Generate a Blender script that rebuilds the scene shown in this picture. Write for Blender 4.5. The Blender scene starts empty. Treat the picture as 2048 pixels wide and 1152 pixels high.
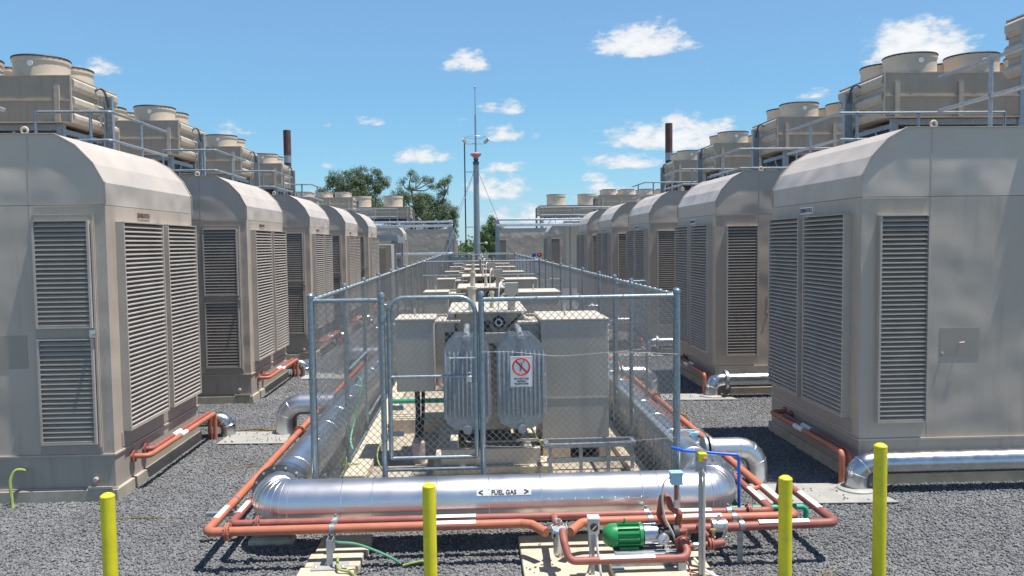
import bpy, bmesh, math, random
from mathutils import Vector, Matrix
R=math.radians
random.seed(7)
S=bpy.context.scene
COL=S.collection
# ------------------------------------------------------------------ camera
cam=bpy.data.cameras.new('camera'); co=bpy.data.objects.new('camera',cam); COL.objects.link(co)
cam.sensor_width=36; cam.lens=1600/2048*36; cam.clip_start=0.1; cam.clip_end=3000
co.matrix_world=Matrix.Translation((0,0,3.0))@Matrix.Rotation(-R(2.677),4,'Z')@Matrix.Rotation(R(90-3.216),4,'X')@Matrix.Rotation(-0.012,4,'Z')
S.camera=co
# ------------------------------------------------------------------ light
SUN=Vector((0.285,-0.05,1.0)).normalized()
sl=bpy.data.lights.new('sun','SUN'); sl.energy=5.0; sl.angle=R(0.5); sl.color=(1.0,0.94,0.87)
so=bpy.data.objects.new('sun',sl); COL.objects.link(so)
so.rotation_euler=SUN.to_track_quat('Z','Y').to_euler()
S.view_settings.view_transform='Standard'; S.view_settings.look='None'; S.view_settings.gamma=1
S.view_settings.use_curve_mapping=False; S.view_settings.exposure=0.55
W=bpy.data.worlds.new("World"); S.world=W; W.use_nodes=True
wn=W.node_tree.nodes; wl=W.node_tree.links; wn.clear()
def wnode(t,**k):
    n=wn.new(t)
    for a,b in k.items(): setattr(n,a,b)
    return n
sky=wnode('ShaderNodeTexSky'); sky.sky_type='NISHITA'; sky.sun_disc=False
sky.sun_elevation=math.asin(SUN.z); sky.sun_rotation=math.atan2(SUN.x,SUN.y)
sky.air_density=1.0; sky.dust_density=0.4; sky.ozone_density=2.2; sky.altitude=0
bg=wnode('ShaderNodeBackground'); bg.inputs[1].default_value=0.1
wo=wnode('ShaderNodeOutputWorld'); wl.new(bg.outputs[0],wo.inputs[0])
tcw=wnode('ShaderNodeTexCoord'); sep=wnode('ShaderNodeSeparateXYZ'); wl.new(tcw.outputs['Generated'],sep.inputs[0])
def wm(op,a,b=None,c=None,clamp=False):
    n=wn.new('ShaderNodeMath'); n.operation=op; n.use_clamp=clamp
    for i,v in enumerate((a,b,c)):
        if v is None: continue
        if isinstance(v,(int,float)): n.inputs[i].default_value=v
        else: wl.new(v,n.inputs[i])
    return n.outputs[0]
az=wm('ARCTAN2',sep.outputs[0],sep.outputs[1]); el=wm('ARCSINE',sep.outputs[2])
cmb=wnode('ShaderNodeCombineXYZ'); wl.new(az,cmb.inputs[0]); wl.new(el,cmb.inputs[1])
nz=wnode('ShaderNodeTexNoise'); nz.noise_dimensions='3D'; nz.inputs['Scale'].default_value=62; nz.inputs['Detail'].default_value=8; nz.inputs['Roughness'].default_value=0.62
mp=wnode('ShaderNodeMapping'); mp.inputs['Scale'].default_value=(0.75,1.5,1); wl.new(cmb.outputs[0],mp.inputs[0]); wl.new(mp.outputs[0],nz.inputs['Vector'])
nz2=wnode('ShaderNodeTexNoise'); nz2.inputs['Scale'].default_value=15; nz2.inputs['Detail'].default_value=5; wl.new(mp.outputs[0],nz2.inputs['Vector'])
n1=wm('SUBTRACT',nz.outputs['Fac'],0.5); n2=wm('SUBTRACT',nz2.outputs['Fac'],0.5)
# clouds: azimuth, elevation of the middle of the base, half width, height (degrees), density
CL=[(12.2,13.2,4.3,2.0,1.0),(29.4,11.3,3.6,2.5,1.1),(-0.4,12.3,2.2,1.7,.8),(2.5,9.3,2.4,1.2,.75),(2.3,7.5,2.0,1.3,.75),(4.4,7.4,.7,.5,.6),
(13.9,6.9,4.8,2.2,1.1),(10.9,5.4,3.4,1.2,.85),(-3.6,5.9,2.7,1.15,.85),(-7.0,8.4,1.7,.7,.5),(1.9,3.6,3.0,2.2,.8),(8.5,4.4,1.5,.8,.7),(9.3,3.2,3.0,1.3,.7),
(-24.2,11.0,1.8,1.1,.7),(-16.3,7.6,1.9,.9,.65),(-9.8,5.4,1.6,.6,.55),(-18.6,13.8,1.3,.5,.35),(23.3,9.4,1.9,.8,.6),(-10.0,8.2,.6,.4,.4),(-.6,8.7,1.2,.5,.4),
(-6,1.8,5,1.3,.6),(5,1.6,7,1.6,.7),(2.2,5.2,2.4,1.0,.75),(-11.5,3.4,1.6,.6,.5),(-48,9,6,3,1.0),(-62,16,7,3,.9),(52,8,7,3,1.0),(66,20,8,4,.9),(95,12,9,4,1.0),(-100,14,9,4,1.0),(140,10,9,4,1),(-150,18,10,4,1),(176,9,7,3,1),
(40,33,8,3,.9),(-30,36,8,3,.8),(5,45,7,3,.7),(-75,40,8,4,.9),(110,42,8,4,.9),(-135,45,8,4,.9)]
dens=None
for a,e,w,h,d in CL:
    dx=wm('MULTIPLY',wm('SUBTRACT',az,R(a)),1/R(w))
    dy=wm('SUBTRACT',el,R(e))
    up=wm('MULTIPLY',wm('MAXIMUM',dy,0.0),1/R(h)); dn=wm('MULTIPLY',wm('MINIMUM',dy,0.0),1/R(h*.33))
    q=wm('ADD',wm('MULTIPLY',dx,dx),wm('ADD',wm('MULTIPLY',up,up),wm('MULTIPLY',dn,dn)))
    v=wm('SUBTRACT',d,wm('MULTIPLY',q,1.0))
    dens=v if dens is None else wm('MAXIMUM',dens,v)
dd=wm('ADD',wm('ADD',dens,wm('MULTIPLY',n1,2.2)),wm('MULTIPLY',n2,1.5))
mask=wn.new('ShaderNodeMapRange'); mask.interpolation_type='SMOOTHSTEP'; wl.new(dd,mask.inputs[0]); mask.inputs[1].default_value=0.1; mask.inputs[2].default_value=0.85; mask.inputs[3].default_value=0; mask.inputs[4].default_value=0.95
core=wn.new('ShaderNodeMapRange'); wl.new(dd,core.inputs[0]); core.inputs[1].default_value=0.3; core.inputs[2].default_value=1.5
cc=wnode('ShaderNodeMix',data_type='RGBA'); cc.inputs[6].default_value=(4.9,5.3,5.7,1); cc.inputs[7].default_value=(7.2,7.2,7.2,1); wl.new(core.outputs[0],cc.inputs[0])
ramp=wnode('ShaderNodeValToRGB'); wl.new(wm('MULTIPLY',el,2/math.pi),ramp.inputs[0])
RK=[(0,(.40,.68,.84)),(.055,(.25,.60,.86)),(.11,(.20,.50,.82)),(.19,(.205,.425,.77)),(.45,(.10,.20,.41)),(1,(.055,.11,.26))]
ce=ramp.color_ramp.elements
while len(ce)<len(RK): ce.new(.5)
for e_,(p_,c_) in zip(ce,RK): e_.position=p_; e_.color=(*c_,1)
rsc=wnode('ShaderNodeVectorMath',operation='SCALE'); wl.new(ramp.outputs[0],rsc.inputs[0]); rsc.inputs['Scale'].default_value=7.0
# slight cyan tone of the phone's sky
tint=wnode('ShaderNodeMix',data_type='RGBA',blend_type='MULTIPLY'); tint.inputs[0].default_value=1; wl.new(sky.outputs[0],tint.inputs[6]); tint.inputs[7].default_value=(0.95,1.0,1.02,1)
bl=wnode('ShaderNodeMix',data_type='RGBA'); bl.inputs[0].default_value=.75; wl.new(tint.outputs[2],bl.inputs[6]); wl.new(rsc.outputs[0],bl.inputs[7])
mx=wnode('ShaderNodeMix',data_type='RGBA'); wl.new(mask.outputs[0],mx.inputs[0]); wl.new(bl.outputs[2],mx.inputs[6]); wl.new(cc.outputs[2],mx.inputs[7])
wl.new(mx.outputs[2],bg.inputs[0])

# ------------------------------------------------------------------ materials
def nmat(name):
    m=bpy.data.materials.new(name); m.use_nodes=True; nt=m.node_tree
    return m,nt,nt.nodes['Principled BSDF']
def pm(name,c,rough=.6,metal=0,var=.12,scale=6,bump=.0,bscale=60,dirt=None,dscale=1.5,streak=False,spec=None,wave=0.0,damt=.5):
    m,nt,b=nmat(name); N=nt.nodes; L=nt.links
    tc=N.new('ShaderNodeTexCoord')
    geo=N.new('ShaderNodeNewGeometry')
    n=N.new('ShaderNodeTexNoise'); n.inputs['Scale'].default_value=scale; n.inputs['Detail'].default_value=6; L.new(geo.outputs['Position'],n.inputs['Vector'])
    mr=N.new('ShaderNodeMapRange'); L.new(n.outputs['Fac'],mr.inputs[0]); mr.inputs[1].default_value=.3; mr.inputs[2].default_value=.7; mr.inputs[3].default_value=1-var; mr.inputs[4].default_value=1+var
    mu=N.new('ShaderNodeVectorMath'); mu.operation='SCALE'; mu.inputs[0].default_value=c; L.new(mr.outputs[0],mu.inputs['Scale'])
    outc=mu.outputs[0]
    if dirt:
        d=N.new('ShaderNodeTexNoise'); d.inputs['Scale'].default_value=dscale; d.inputs['Detail'].default_value=8; d.inputs['Roughness'].default_value=.65
        if streak:
            mpp=N.new('ShaderNodeMapping'); mpp.inputs['Scale'].default_value=(4,4,.35); L.new(geo.outputs['Position'],mpp.inputs[0]); L.new(mpp.outputs[0],d.inputs['Vector'])
        else: L.new(geo.outputs['Position'],d.inputs['Vector'])
        dr=N.new('ShaderNodeMapRange'); L.new(d.outputs['Fac'],dr.inputs[0]); dr.inputs[1].default_value=.5; dr.inputs[2].default_value=.8; dr.inputs[3].default_value=0; dr.inputs[4].default_value=damt
        mi=N.new('ShaderNodeMix'); mi.data_type='RGBA'; L.new(dr.outputs[0],mi.inputs[0]); L.new(outc,mi.inputs[6]); mi.inputs[7].default_value=(*dirt,1)
        outc=mi.outputs[2]
    L.new(outc,b.inputs['Base Color'])
    rr=N.new('ShaderNodeMapRange'); L.new(n.outputs['Fac'],rr.inputs[0]); rr.inputs[3].default_value=max(0.03,rough-.1); rr.inputs[4].default_value=min(1,rough+.1); L.new(rr.outputs[0],b.inputs['Roughness'])
    b.inputs['Metallic'].default_value=metal
    if spec is not None: b.inputs['Specular IOR Level'].default_value=spec
    last=None
    if bump>0:
        bn=N.new('ShaderNodeTexNoise'); bn.inputs['Scale'].default_value=bscale; bn.inputs['Detail'].default_value=4; L.new(geo.outputs['Position'],bn.inputs['Vector'])
        bu=N.new('ShaderNodeBump'); bu.inputs['Strength'].default_value=bump; bu.inputs['Distance'].default_value=.01; L.new(bn.outputs['Fac'],bu.inputs['Height']); last=bu.outputs[0]
    if wave>0:
        bn=N.new('ShaderNodeTexNoise'); bn.inputs['Scale'].default_value=1.6; bn.inputs['Detail'].default_value=1; L.new(geo.outputs['Position'],bn.inputs['Vector'])
        bu=N.new('ShaderNodeBump'); bu.inputs['Strength'].default_value=1; bu.inputs['Distance'].default_value=wave; L.new(bn.outputs['Fac'],bu.inputs['Height'])
        if last: L.new(last,bu.inputs['Normal'])
        last=bu.outputs[0]
    if last: L.new(last,b.inputs['Normal'])
    return m
BEI=(.475,.405,.335)
M={}
M['wall']=pm('painted_steel',BEI,.42,var=.05,scale=1.2,bump=.05,bscale=220,dirt=(.27,.21,.15),dscale=1.6,streak=True,wave=.035,damt=.42)
M['hood']=pm('painted_hood',(.52,.455,.39),.40,var=.05,scale=1.5,bump=.04,bscale=220,dirt=(.34,.30,.25),dscale=2.0,wave=.075,damt=.2)
M['slat']=pm('painted_slat',(.48,.43,.375),.45,var=.08,scale=3,dirt=(.30,.26,.20),dscale=4,damt=.3)
M['door']=pm('painted_door',(.35,.315,.275),.5,var=.06,scale=2,dirt=(.25,.21,.16),dscale=4,streak=True,damt=.4)
M['dark']=pm('louvre_inside',(.16,.145,.125),.8)
M['slat2']=pm('painted_slat_shaded',(.43,.37,.31),.6,var=.08,scale=3,dirt=(.24,.20,.16),dscale=4,damt=.4)  # end-wall slats: same paint, colour darkened to stand for shade between the blades
M['patch']=pm('patched_paint',(.355,.31,.255),.5,var=.08,scale=3)
M['skid']=pm('painted_skid',(.37,.33,.28),.5,var=.08,scale=2,dirt=(.20,.16,.11),dscale=3,streak=True,damt=.5)
M['conc']=pm('concrete',(.40,.36,.29),.9,var=.14,scale=5,bump=.3,bscale=90,dirt=(.20,.18,.14),dscale=2.2,damt=.6)
M['slabc']=pm('concrete_slab',(.37,.32,.25),.9,var=.16,scale=2.5,bump=.25,bscale=120,dirt=(.13,.11,.095),dscale=1.3,damt=.9)
M['cool']=pm('cooler_paint',(.43,.365,.285),.5,var=.08,scale=2,dirt=(.24,.15,.08),dscale=2.4,streak=True,damt=.45)
M['coolt']=pm('cooler_trim',(.50,.435,.35),.5,var=.08,scale=3,dirt=(.30,.18,.09),dscale=5,damt=.5)
M['fan']=pm('fan_stack_cream',(.62,.52,.405),.5,var=.05,scale=2)
M['galv']=pm('galvanised',(.34,.38,.41),.45,metal=.55,var=.18,scale=25,dirt=(.2,.22,.25),dscale=9,damt=.5)
M['fence']=pm('galvanised_fence_tube',(.25,.31,.345),.42,metal=.5,var=.2,scale=30,dirt=(.14,.18,.21),dscale=14,damt=.6)
M['wire']=pm('galvanised_wire',(.36,.38,.38),.42,metal=.6,var=.15,scale=30)
M['clad']=pm('silver_cladding',(.70,.71,.73),.36,metal=1,var=.05,scale=3,bump=.03,bscale=25,dirt=(.5,.5,.5),dscale=3,damt=.35,wave=.002)
M['clad2']=pm('silver_cladding_seam',(.86,.87,.88),.28,metal=1,var=.05,scale=8)
M['clad3']=pm('steel_duct',(.52,.54,.56),.27,metal=1,var=.1,scale=9,bump=.03,bscale=40)
M['orange']=pm('orange_pipe_paint',(.44,.15,.085),.55,var=.12,scale=7,dirt=(.36,.15,.10),dscale=6,damt=.7)
M['maroon']=pm('maroon_pipe_paint',(.28,.09,.072),.55,var=.14,scale=7,dirt=(.38,.20,.165),dscale=6,damt=.45)
M['maroon2']=pm('maroon_valve_paint',(.28,.085,.06),.6,var=.2,scale=30,bump=.3,bscale=80)
M['yellow']=pm('yellow_bollard_paint',(.68,.62,.015),.5,var=.08,scale=6,dirt=(.40,.36,.06),dscale=7,damt=.75,bump=.06,bscale=40)
M['green']=pm('green_motor_paint',(.02,.24,.075),.38,var=.1,scale=20)
M['gcable']=pm('green_cable',(.12,.34,.21),.5,var=.2,scale=6)
M['gycable']=pm('green_yellow_cable',(.27,.34,.10),.5,var=.4,scale=9)
M['gpipe']=pm('green_pipe',(.03,.36,.22),.5,var=.15,scale=6)
M['blue']=pm('blue_pipe_paint',(.015,.12,.62),.4,var=.08,scale=6)
M['lblue']=pm('light_blue_paint',(.30,.52,.66),.45,var=.1,scale=10)
M['white']=pm('white_label',(.80,.79,.78),.55,var=.04,scale=10)
M['labelg']=pm('aged_silver_label',(.62,.62,.61),.5)
M['black']=pm('black_print',(.02,.02,.02),.6)
M['brown']=pm('faded_brown_print',(.10,.05,.04),.7)
M['fadedred']=pm('faded_red_plate',(.44,.34,.28),.6,var=.15,scale=40)
M['red']=pm('red_print',(.55,.03,.03),.5)
M['rubber']=pm('black_rubber',(.03,.03,.035),.6,var=.2,scale=10)
M['flange']=pm('dark_steel_flange',(.13,.14,.15),.45,metal=.7,var=.2,scale=20)
M['bolt']=pm('zinc_bolt',(.6,.6,.58),.35,metal=.9)
M['rad']=pm('radiator_galvanised',(.34,.375,.40),.45,metal=.6,var=.16,scale=12,bump=.1,bscale=60)
M['tank']=pm('transformer_beige',(.52,.47,.385),.5,var=.06,scale=3,dirt=(.33,.27,.2),dscale=3,damt=.4)
M['cab']=pm('cabinet_beige',(.44,.41,.35),.5,var=.05,scale=2,dirt=(.30,.25,.185),dscale=1.4,streak=True,damt=.45)
M['plate']=pm('steel_cover_plate',(.40,.40,.37),.5,metal=.2,var=.1,scale=5,dirt=(.28,.26,.23),dscale=4)
M['rust']=pm('rusted_stack',(.115,.062,.055),.8,var=.25,scale=3,dirt=(.18,.09,.07),dscale=3)
M['stackdark']=pm('dark_stack_base',(.05,.05,.065),.7,var=.2)
M['pink']=pm('faded_red_float',(.50,.22,.25),.5,var=.1)
M['glass']=pm('gauge_face',(.62,.66,.68),.15,var=.02)
M['grey']=pm('grey_switch_plastic',(.50,.49,.44),.5,var=.05)
M['brass']=pm('brass',(.5,.36,.14),.35,metal=.8)
M['concw']=pm('paver_concrete',(.52,.45,.34),.9,var=.14,scale=9,bump=.3,bscale=120,dirt=(.28,.24,.18),dscale=7,damt=.6)
M['kapur']=pm('conduit_pink',(.46,.36,.33),.6,var=.1,scale=9)
M['bark']=pm('eucalyptus_bark',(.22,.19,.16),.9,var=.3,scale=2)
# ground and gravel
def ground_mat(name,c1,c2,scale,bs):
    m,nt,b=nmat(name); N=nt.nodes; L=nt.links
    geo=N.new('ShaderNodeNewGeometry')
    v=N.new('ShaderNodeTexVoronoi'); v.inputs['Scale'].default_value=scale; L.new(geo.outputs['Position'],v.inputs['Vector'])
    n=N.new('ShaderNodeTexNoise'); n.inputs['Scale'].default_value=.7; n.inputs['Detail'].default_value=8; L.new(geo.outputs['Position'],n.inputs['Vector'])
    sp=N.new('ShaderNodeSeparateColor'); L.new(v.outputs['Color'],sp.inputs[0])
    mi=N.new('ShaderNodeMix'); mi.data_type='RGBA'; mi.inputs[6].default_value=(*c1,1); mi.inputs[7].default_value=(*c2,1); L.new(sp.outputs[0],mi.inputs[0])
    mr=N.new('ShaderNodeMapRange'); L.new(n.outputs['Fac'],mr.inputs[0]); mr.inputs[1].default_value=.3; mr.inputs[2].default_value=.7; mr.inputs[3].default_value=.8; mr.inputs[4].default_value=1.2
    mu=N.new('ShaderNodeVectorMath'); mu.operation='SCALE'; L.new(mi.outputs[2],mu.inputs[0]); L.new(mr.outputs[0],mu.inputs['Scale'])
    L.new(mu.outputs[0],b.inputs['Base Color']); b.inputs['Roughness'].default_value=.85
    bu=N.new('ShaderNodeBump'); bu.inputs['Strength'].default_value=1; bu.inputs['Distance'].default_value=bs; L.new(v.outputs['Distance'],bu.inputs['Height']); L.new(bu.outputs[0],b.inputs['Normal'])
    return m
M['gravelg']=ground_mat('gravel_bed',(.09,.094,.098),(.21,.212,.216),42,.012)
M['field']=ground_mat('field_ground',(.14,.13,.09),(.10,.12,.06),3,.02)
def stone_mat():
    m,nt,b=nmat('blue_metal_stone'); N=nt.nodes; L=nt.links
    oi=N.new('ShaderNodeObjectInfo'); cr=N.new('ShaderNodeValToRGB'); L.new(oi.outputs['Random'],cr.inputs[0])
    e=cr.color_ramp; e.elements[0].position=0; e.elements[0].color=(.105,.11,.113,1); e.elements[1].position=1; e.elements[1].color=(.22,.218,.212,1)
    k=e.elements.new(.5); k.color=(.15,.158,.168,1); k=e.elements.new(.93); k.color=(.195,.198,.2,1)
    geo=N.new('ShaderNodeNewGeometry'); n=N.new('ShaderNodeTexNoise'); n.inputs['Scale'].default_value=1.1; n.inputs['Detail'].default_value=4; L.new(geo.outputs['Position'],n.inputs['Vector'])
    mr=N.new('ShaderNodeMapRange'); L.new(n.outputs['Fac'],mr.inputs[0]); mr.inputs[1].default_value=.3; mr.inputs[2].default_value=.7; mr.inputs[3].default_value=.82; mr.inputs[4].default_value=1.18
    mu=N.new('ShaderNodeVectorMath'); mu.operation='SCALE'; L.new(cr.outputs[0],mu.inputs[0]); L.new(mr.outputs[0],mu.inputs['Scale'])
    L.new(mu.outputs[0],b.inputs['Base Color']); b.inputs['Roughness'].default_value=.7
    return m
M['stone']=stone_mat()
def leaf_mat(name,c1,c2):
    m,nt,b=nmat(name); N=nt.nodes; L=nt.links
    geo=N.new('ShaderNodeNewGeometry'); n=N.new('ShaderNodeTexNoise'); n.inputs['Scale'].default_value=.8; n.inputs['Detail'].default_value=3; L.new(geo.outputs['Position'],n.inputs['Vector'])
    mi=N.new('ShaderNodeMix'); mi.data_type='RGBA'; mi.inputs[6].default_value=(*c1,1); mi.inputs[7].default_value=(*c2,1)
    rnd=N.new('ShaderNodeMath'); rnd.operation='ADD'; L.new(n.outputs['Fac'],rnd.inputs[0])
    s=N.new('ShaderNodeMath'); s.operation='MULTIPLY_ADD'; L.new(geo.outputs['Random Per Island'],s.inputs[0]); s.inputs[1].default_value=.6; s.inputs[2].default_value=-.3; L.new(s.outputs[0],rnd.inputs[1])
    L.new(rnd.outputs[0],mi.inputs[0]); L.new(mi.outputs[2],b.inputs['Base Color']); b.inputs['Roughness'].default_value=.6
    b.inputs['Transmission Weight'].default_value=0
    return m
M['leaf']=leaf_mat('eucalyptus_leaves',(.065,.105,.045),(.165,.215,.105))
M['leaf2']=leaf_mat('light_green_leaves',(.07,.13,.04),(.16,.25,.09))

# ------------------------------------------------------------------ mesh builder
class MB:
    def __init__(s): s.v=[]; s.f=[]
    def box(s,x0,x1,y0,y1,z0,z1):
        if x0>x1:x0,x1=x1,x0
        if y0>y1:y0,y1=y1,y0
        b=len(s.v); s.v+=[(x0,y0,z0),(x1,y0,z0),(x1,y1,z0),(x0,y1,z0),(x0,y0,z1),(x1,y0,z1),(x1,y1,z1),(x0,y1,z1)]
        s.f+=[tuple(b+i for i in q) for q in ((3,2,1,0),(4,5,6,7),(0,1,5,4),(1,2,6,5),(2,3,7,6),(3,0,4,7))]; return s
    def bar(s,p,q,w,h):     # rectangular bar between two points
        p=Vector(p);q=Vector(q);d=(q-p).normalized(); up=Vector((0,0,1)) if abs(d.z)<.95 else Vector((0,1,0))
        a=d.cross(up).normalized()*w/2; c=a.cross(d).normalized()*h/2; b=len(s.v)
        for e in (p,q): s.v+=[tuple(e+a+c),tuple(e-a+c),tuple(e-a-c),tuple(e+a-c)]
        s.f+=[tuple(b+i for i in k) for k in ((0,1,2,3),(7,6,5,4),(0,4,5,1),(1,5,6,2),(2,6,7,3),(3,7,4,0))]; return s
    def prism(s,poly,axis,a,b_):   # poly of 2D points, extruded along axis
        n=len(poly); b=len(s.v)
        def P(u,w,t): return {'x':(t,u,w),'y':(u,t,w),'z':(u,w,t)}[axis]
        for t in (a,b_): s.v+=[P(u,w,t) for u,w in poly]
        s.f.append(tuple(b+i for i in range(n))); s.f.append(tuple(b+n+i for i in reversed(range(n))))
        for i in range(n): j=(i+1)%n; s.f.append((b+i,b+n+i,b+n+j,b+j))
        return s
    def rings(s,rings,caps=True,close=False):
        n=len(rings[0]); b=len(s.v)
        for r in rings: s.v+=[tuple(p) for p in r]
        m=len(rings)
        for k in range(m if close else m-1):
            k2=(k+1)%m
            for i in range(n):
                j=(i+1)%n; s.f.append((b+k*n+i,b+k*n+j,b+k2*n+j,b+k2*n+i))
        if caps and not close: s.f.append(tuple(b+i for i in reversed(range(n)))); s.f.append(tuple(b+(m-1)*n+i for i in range(n)))
        return s
    def tube(s,pts,r,n=12,caps=True):
        pts=[Vector(p) for p in pts]; rr=r if isinstance(r,(list,tuple)) else [r]*len(pts)
        T=[]
        for i in range(len(pts)):
            a=(pts[i]-pts[i-1]).normalized() if i>0 else None; c=(pts[i+1]-pts[i]).normalized() if i<len(pts)-1 else None
            t=(a+c) if a is not None and c is not None else (a if a is not None else c)
            T.append(t.normalized())
        up=Vector((0,0,1)) if abs(T[0].z)<.9 else Vector((1,0,0))
        u=T[0].cross(up).normalized(); rings=[]
        for i,p in enumerate(pts):
            u=(u-T[i]*u.dot(T[i])).normalized(); w=T[i].cross(u)
            rings.append([p+(u*math.cos(2*math.pi*k/n)+w*math.sin(2*math.pi*k/n))*rr[i] for k in range(n)])
        return s.rings(rings,caps)
    def lathe(s,prof,o,d=(0,0,1),n=24,caps=True):   # prof: (radius, distance along d)
        o=Vector(o);d=Vector(d).normalized(); up=Vector((0,0,1)) if abs(d.z)<.9 else Vector((1,0,0)); u=d.cross(up).normalized(); w=d.cross(u)
        return s.rings([[o+d*t+(u*math.cos(2*math.pi*k/n)+w*math.sin(2*math.pi*k/n))*max(r,.0005) for k in range(n)] for r,t in prof],caps)
    def torus(s,c,d,R_,r,n=24,m=8):
        c=Vector(c);d=Vector(d).normalized(); up=Vector((0,0,1)) if abs(d.z)<.9 else Vector((1,0,0)); u=d.cross(up).normalized(); w=d.cross(u); rings=[]
        for k in range(n):
            e=u*math.cos(2*math.pi*k/n)+w*math.sin(2*math.pi*k/n)
            rings.append([c+e*(R_+r*math.cos(2*math.pi*j/m))+d*r*math.sin(2*math.pi*j/m) for j in range(m)])
        return s.rings(rings,False,True)
    def mesh(s,name,mat,off=(0,0,0),flat=False):
        me=bpy.data.meshes.new(name)
        me.from_pydata([(v[0]-off[0],v[1]-off[1],v[2]-off[2]) for v in s.v],[],s.f)
        bm=bmesh.new(); bm.from_mesh(me); bmesh.ops.recalc_face_normals(bm,faces=bm.faces); bm.to_mesh(me); bm.free()
        me.materials.append(M[mat] if isinstance(mat,str) else mat)
        if not flat:
            me.polygons.foreach_set('use_smooth',[True]*len(me.polygons)); me.set_sharp_from_angle(angle=R(13 if name=='hood' else 32))
        return me
def link(name,me,parent=None,loc=(0,0,0),rot=None):
    o=bpy.data.objects.new(name,me); COL.objects.link(o); o.location=loc
    if rot: o.rotation_euler=rot
    if parent: o.parent=parent
    return o
def off(p):
    v=Vector((0,0,0))
    while p: v+=p.location; p=p.parent
    return v
def part(name,mb,mat,parent,bevel=0,label=None):   # mb in world coordinates (or thing-local when the thing is at the origin)
    o=link(name,mb.mesh(name,mat,off(parent)),parent)
    if bevel: bv(o,bevel)
    if label: o['label']=label
    return o
def bv(o,w,seg=2):
    b=o.modifiers.new('bevel','BEVEL'); b.width=w; b.segments=seg; b.limit_method='ANGLE'; b.angle_limit=R(40)
def tag(o,label=None,cat=None,group=None,kind=None):
    if label:o['label']=label
    if cat:o['category']=cat
    if group:o['group']=group
    if kind:o['kind']=kind
    return o
def thing(name,loc,label,cat,group=None): return tag(link(name,None,None,loc),label,cat,group)
def solo(name,mb,mat,loc,label,cat,group=None,bevel=0):
    o=link(name,mb.mesh(name,mat,loc),None,loc); tag(o,label,cat,group)
    if bevel: bv(o,bevel)
    return o
def struct(name,mb,mat,loc=(0,0,0),bevel=0):
    o=link(name,mb.mesh(name,mat,loc),None,loc); o['kind']='structure'
    if bevel: bv(o,bevel)
    return o
def cp(o,parent=None):
    c=o.copy(); COL.objects.link(c); c.parent=parent
    for ch in o.children: cp(ch,c)
    return c
def fillet(pts,rad,seg=6):
    pts=[Vector(p) for p in pts]; out=[pts[0]]
    for i in range(1,len(pts)-1):
        r=rad[i-1] if isinstance(rad,(list,tuple)) else rad
        a=(pts[i-1]-pts[i]); c=(pts[i+1]-pts[i]); la,lc=a.length,c.length; a.normalize(); c.normalize()
        ang=a.angle(c); t=min(r/math.tan(ang/2),la*.49,lc*.49); r2=t*math.tan(ang/2)
        bis=(a+c).normalized(); cen=pts[i]+bis*(r2/math.sin(ang/2)); s_=pts[i]+a*t-cen; e_=pts[i]+c*t-cen; tot=s_.angle(e_); ax=s_.cross(e_).normalized()
        for k in range(seg+1): out.append(cen+Matrix.Rotation(tot*k/seg,3,ax)@s_)
    out.append(pts[-1]); return out
def wob(pts,n=8):   # smooth curve through points
    pts=[Vector(p) for p in pts]; P=[pts[0]]+pts+[pts[-1]]; out=[]
    for i in range(1,len(P)-2):
        for k in range(n):
            t=k/n; a,b,c,d=P[i-1],P[i],P[i+1],P[i+2]
            out.append(.5*((2*b)+(c-a)*t+(2*a-5*b+4*c-d)*t*t+(3*b-a-3*c+d)*t**3))
    out.append(pts[-1]); return out
def text_mesh(s,size,mat,cx=.8):
    cu=bpy.data.curves.new('lettering','FONT'); cu.body=s; cu.size=size; cu.align_x='CENTER'; cu.align_y='CENTER'; cu.resolution_u=2; cu.extrude=.001; cu.offset=size*.022
    t=bpy.data.objects.new('t',cu); COL.objects.link(t); dg=bpy.context.evaluated_depsgraph_get()
    me=bpy.data.meshes.new_from_object(t.evaluated_get(dg)); bpy.data.objects.remove(t); me.materials.clear(); me.materials.append(M[mat])
    for v in me.vertices: v.co.x*=cx
    return me

# ------------------------------------------------------------------ ground
g=MB(); g.box(-600,600,-40,1500,-.5,-.05); struct('ground',g,'field')
g=MB(); g.v=[(-40,-6,0),(40,-6,0),(40,66,0),(-40,66,0)]; g.f=[(0,1,2,3)]; struct('gravel_bed',g,'gravelg')
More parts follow.
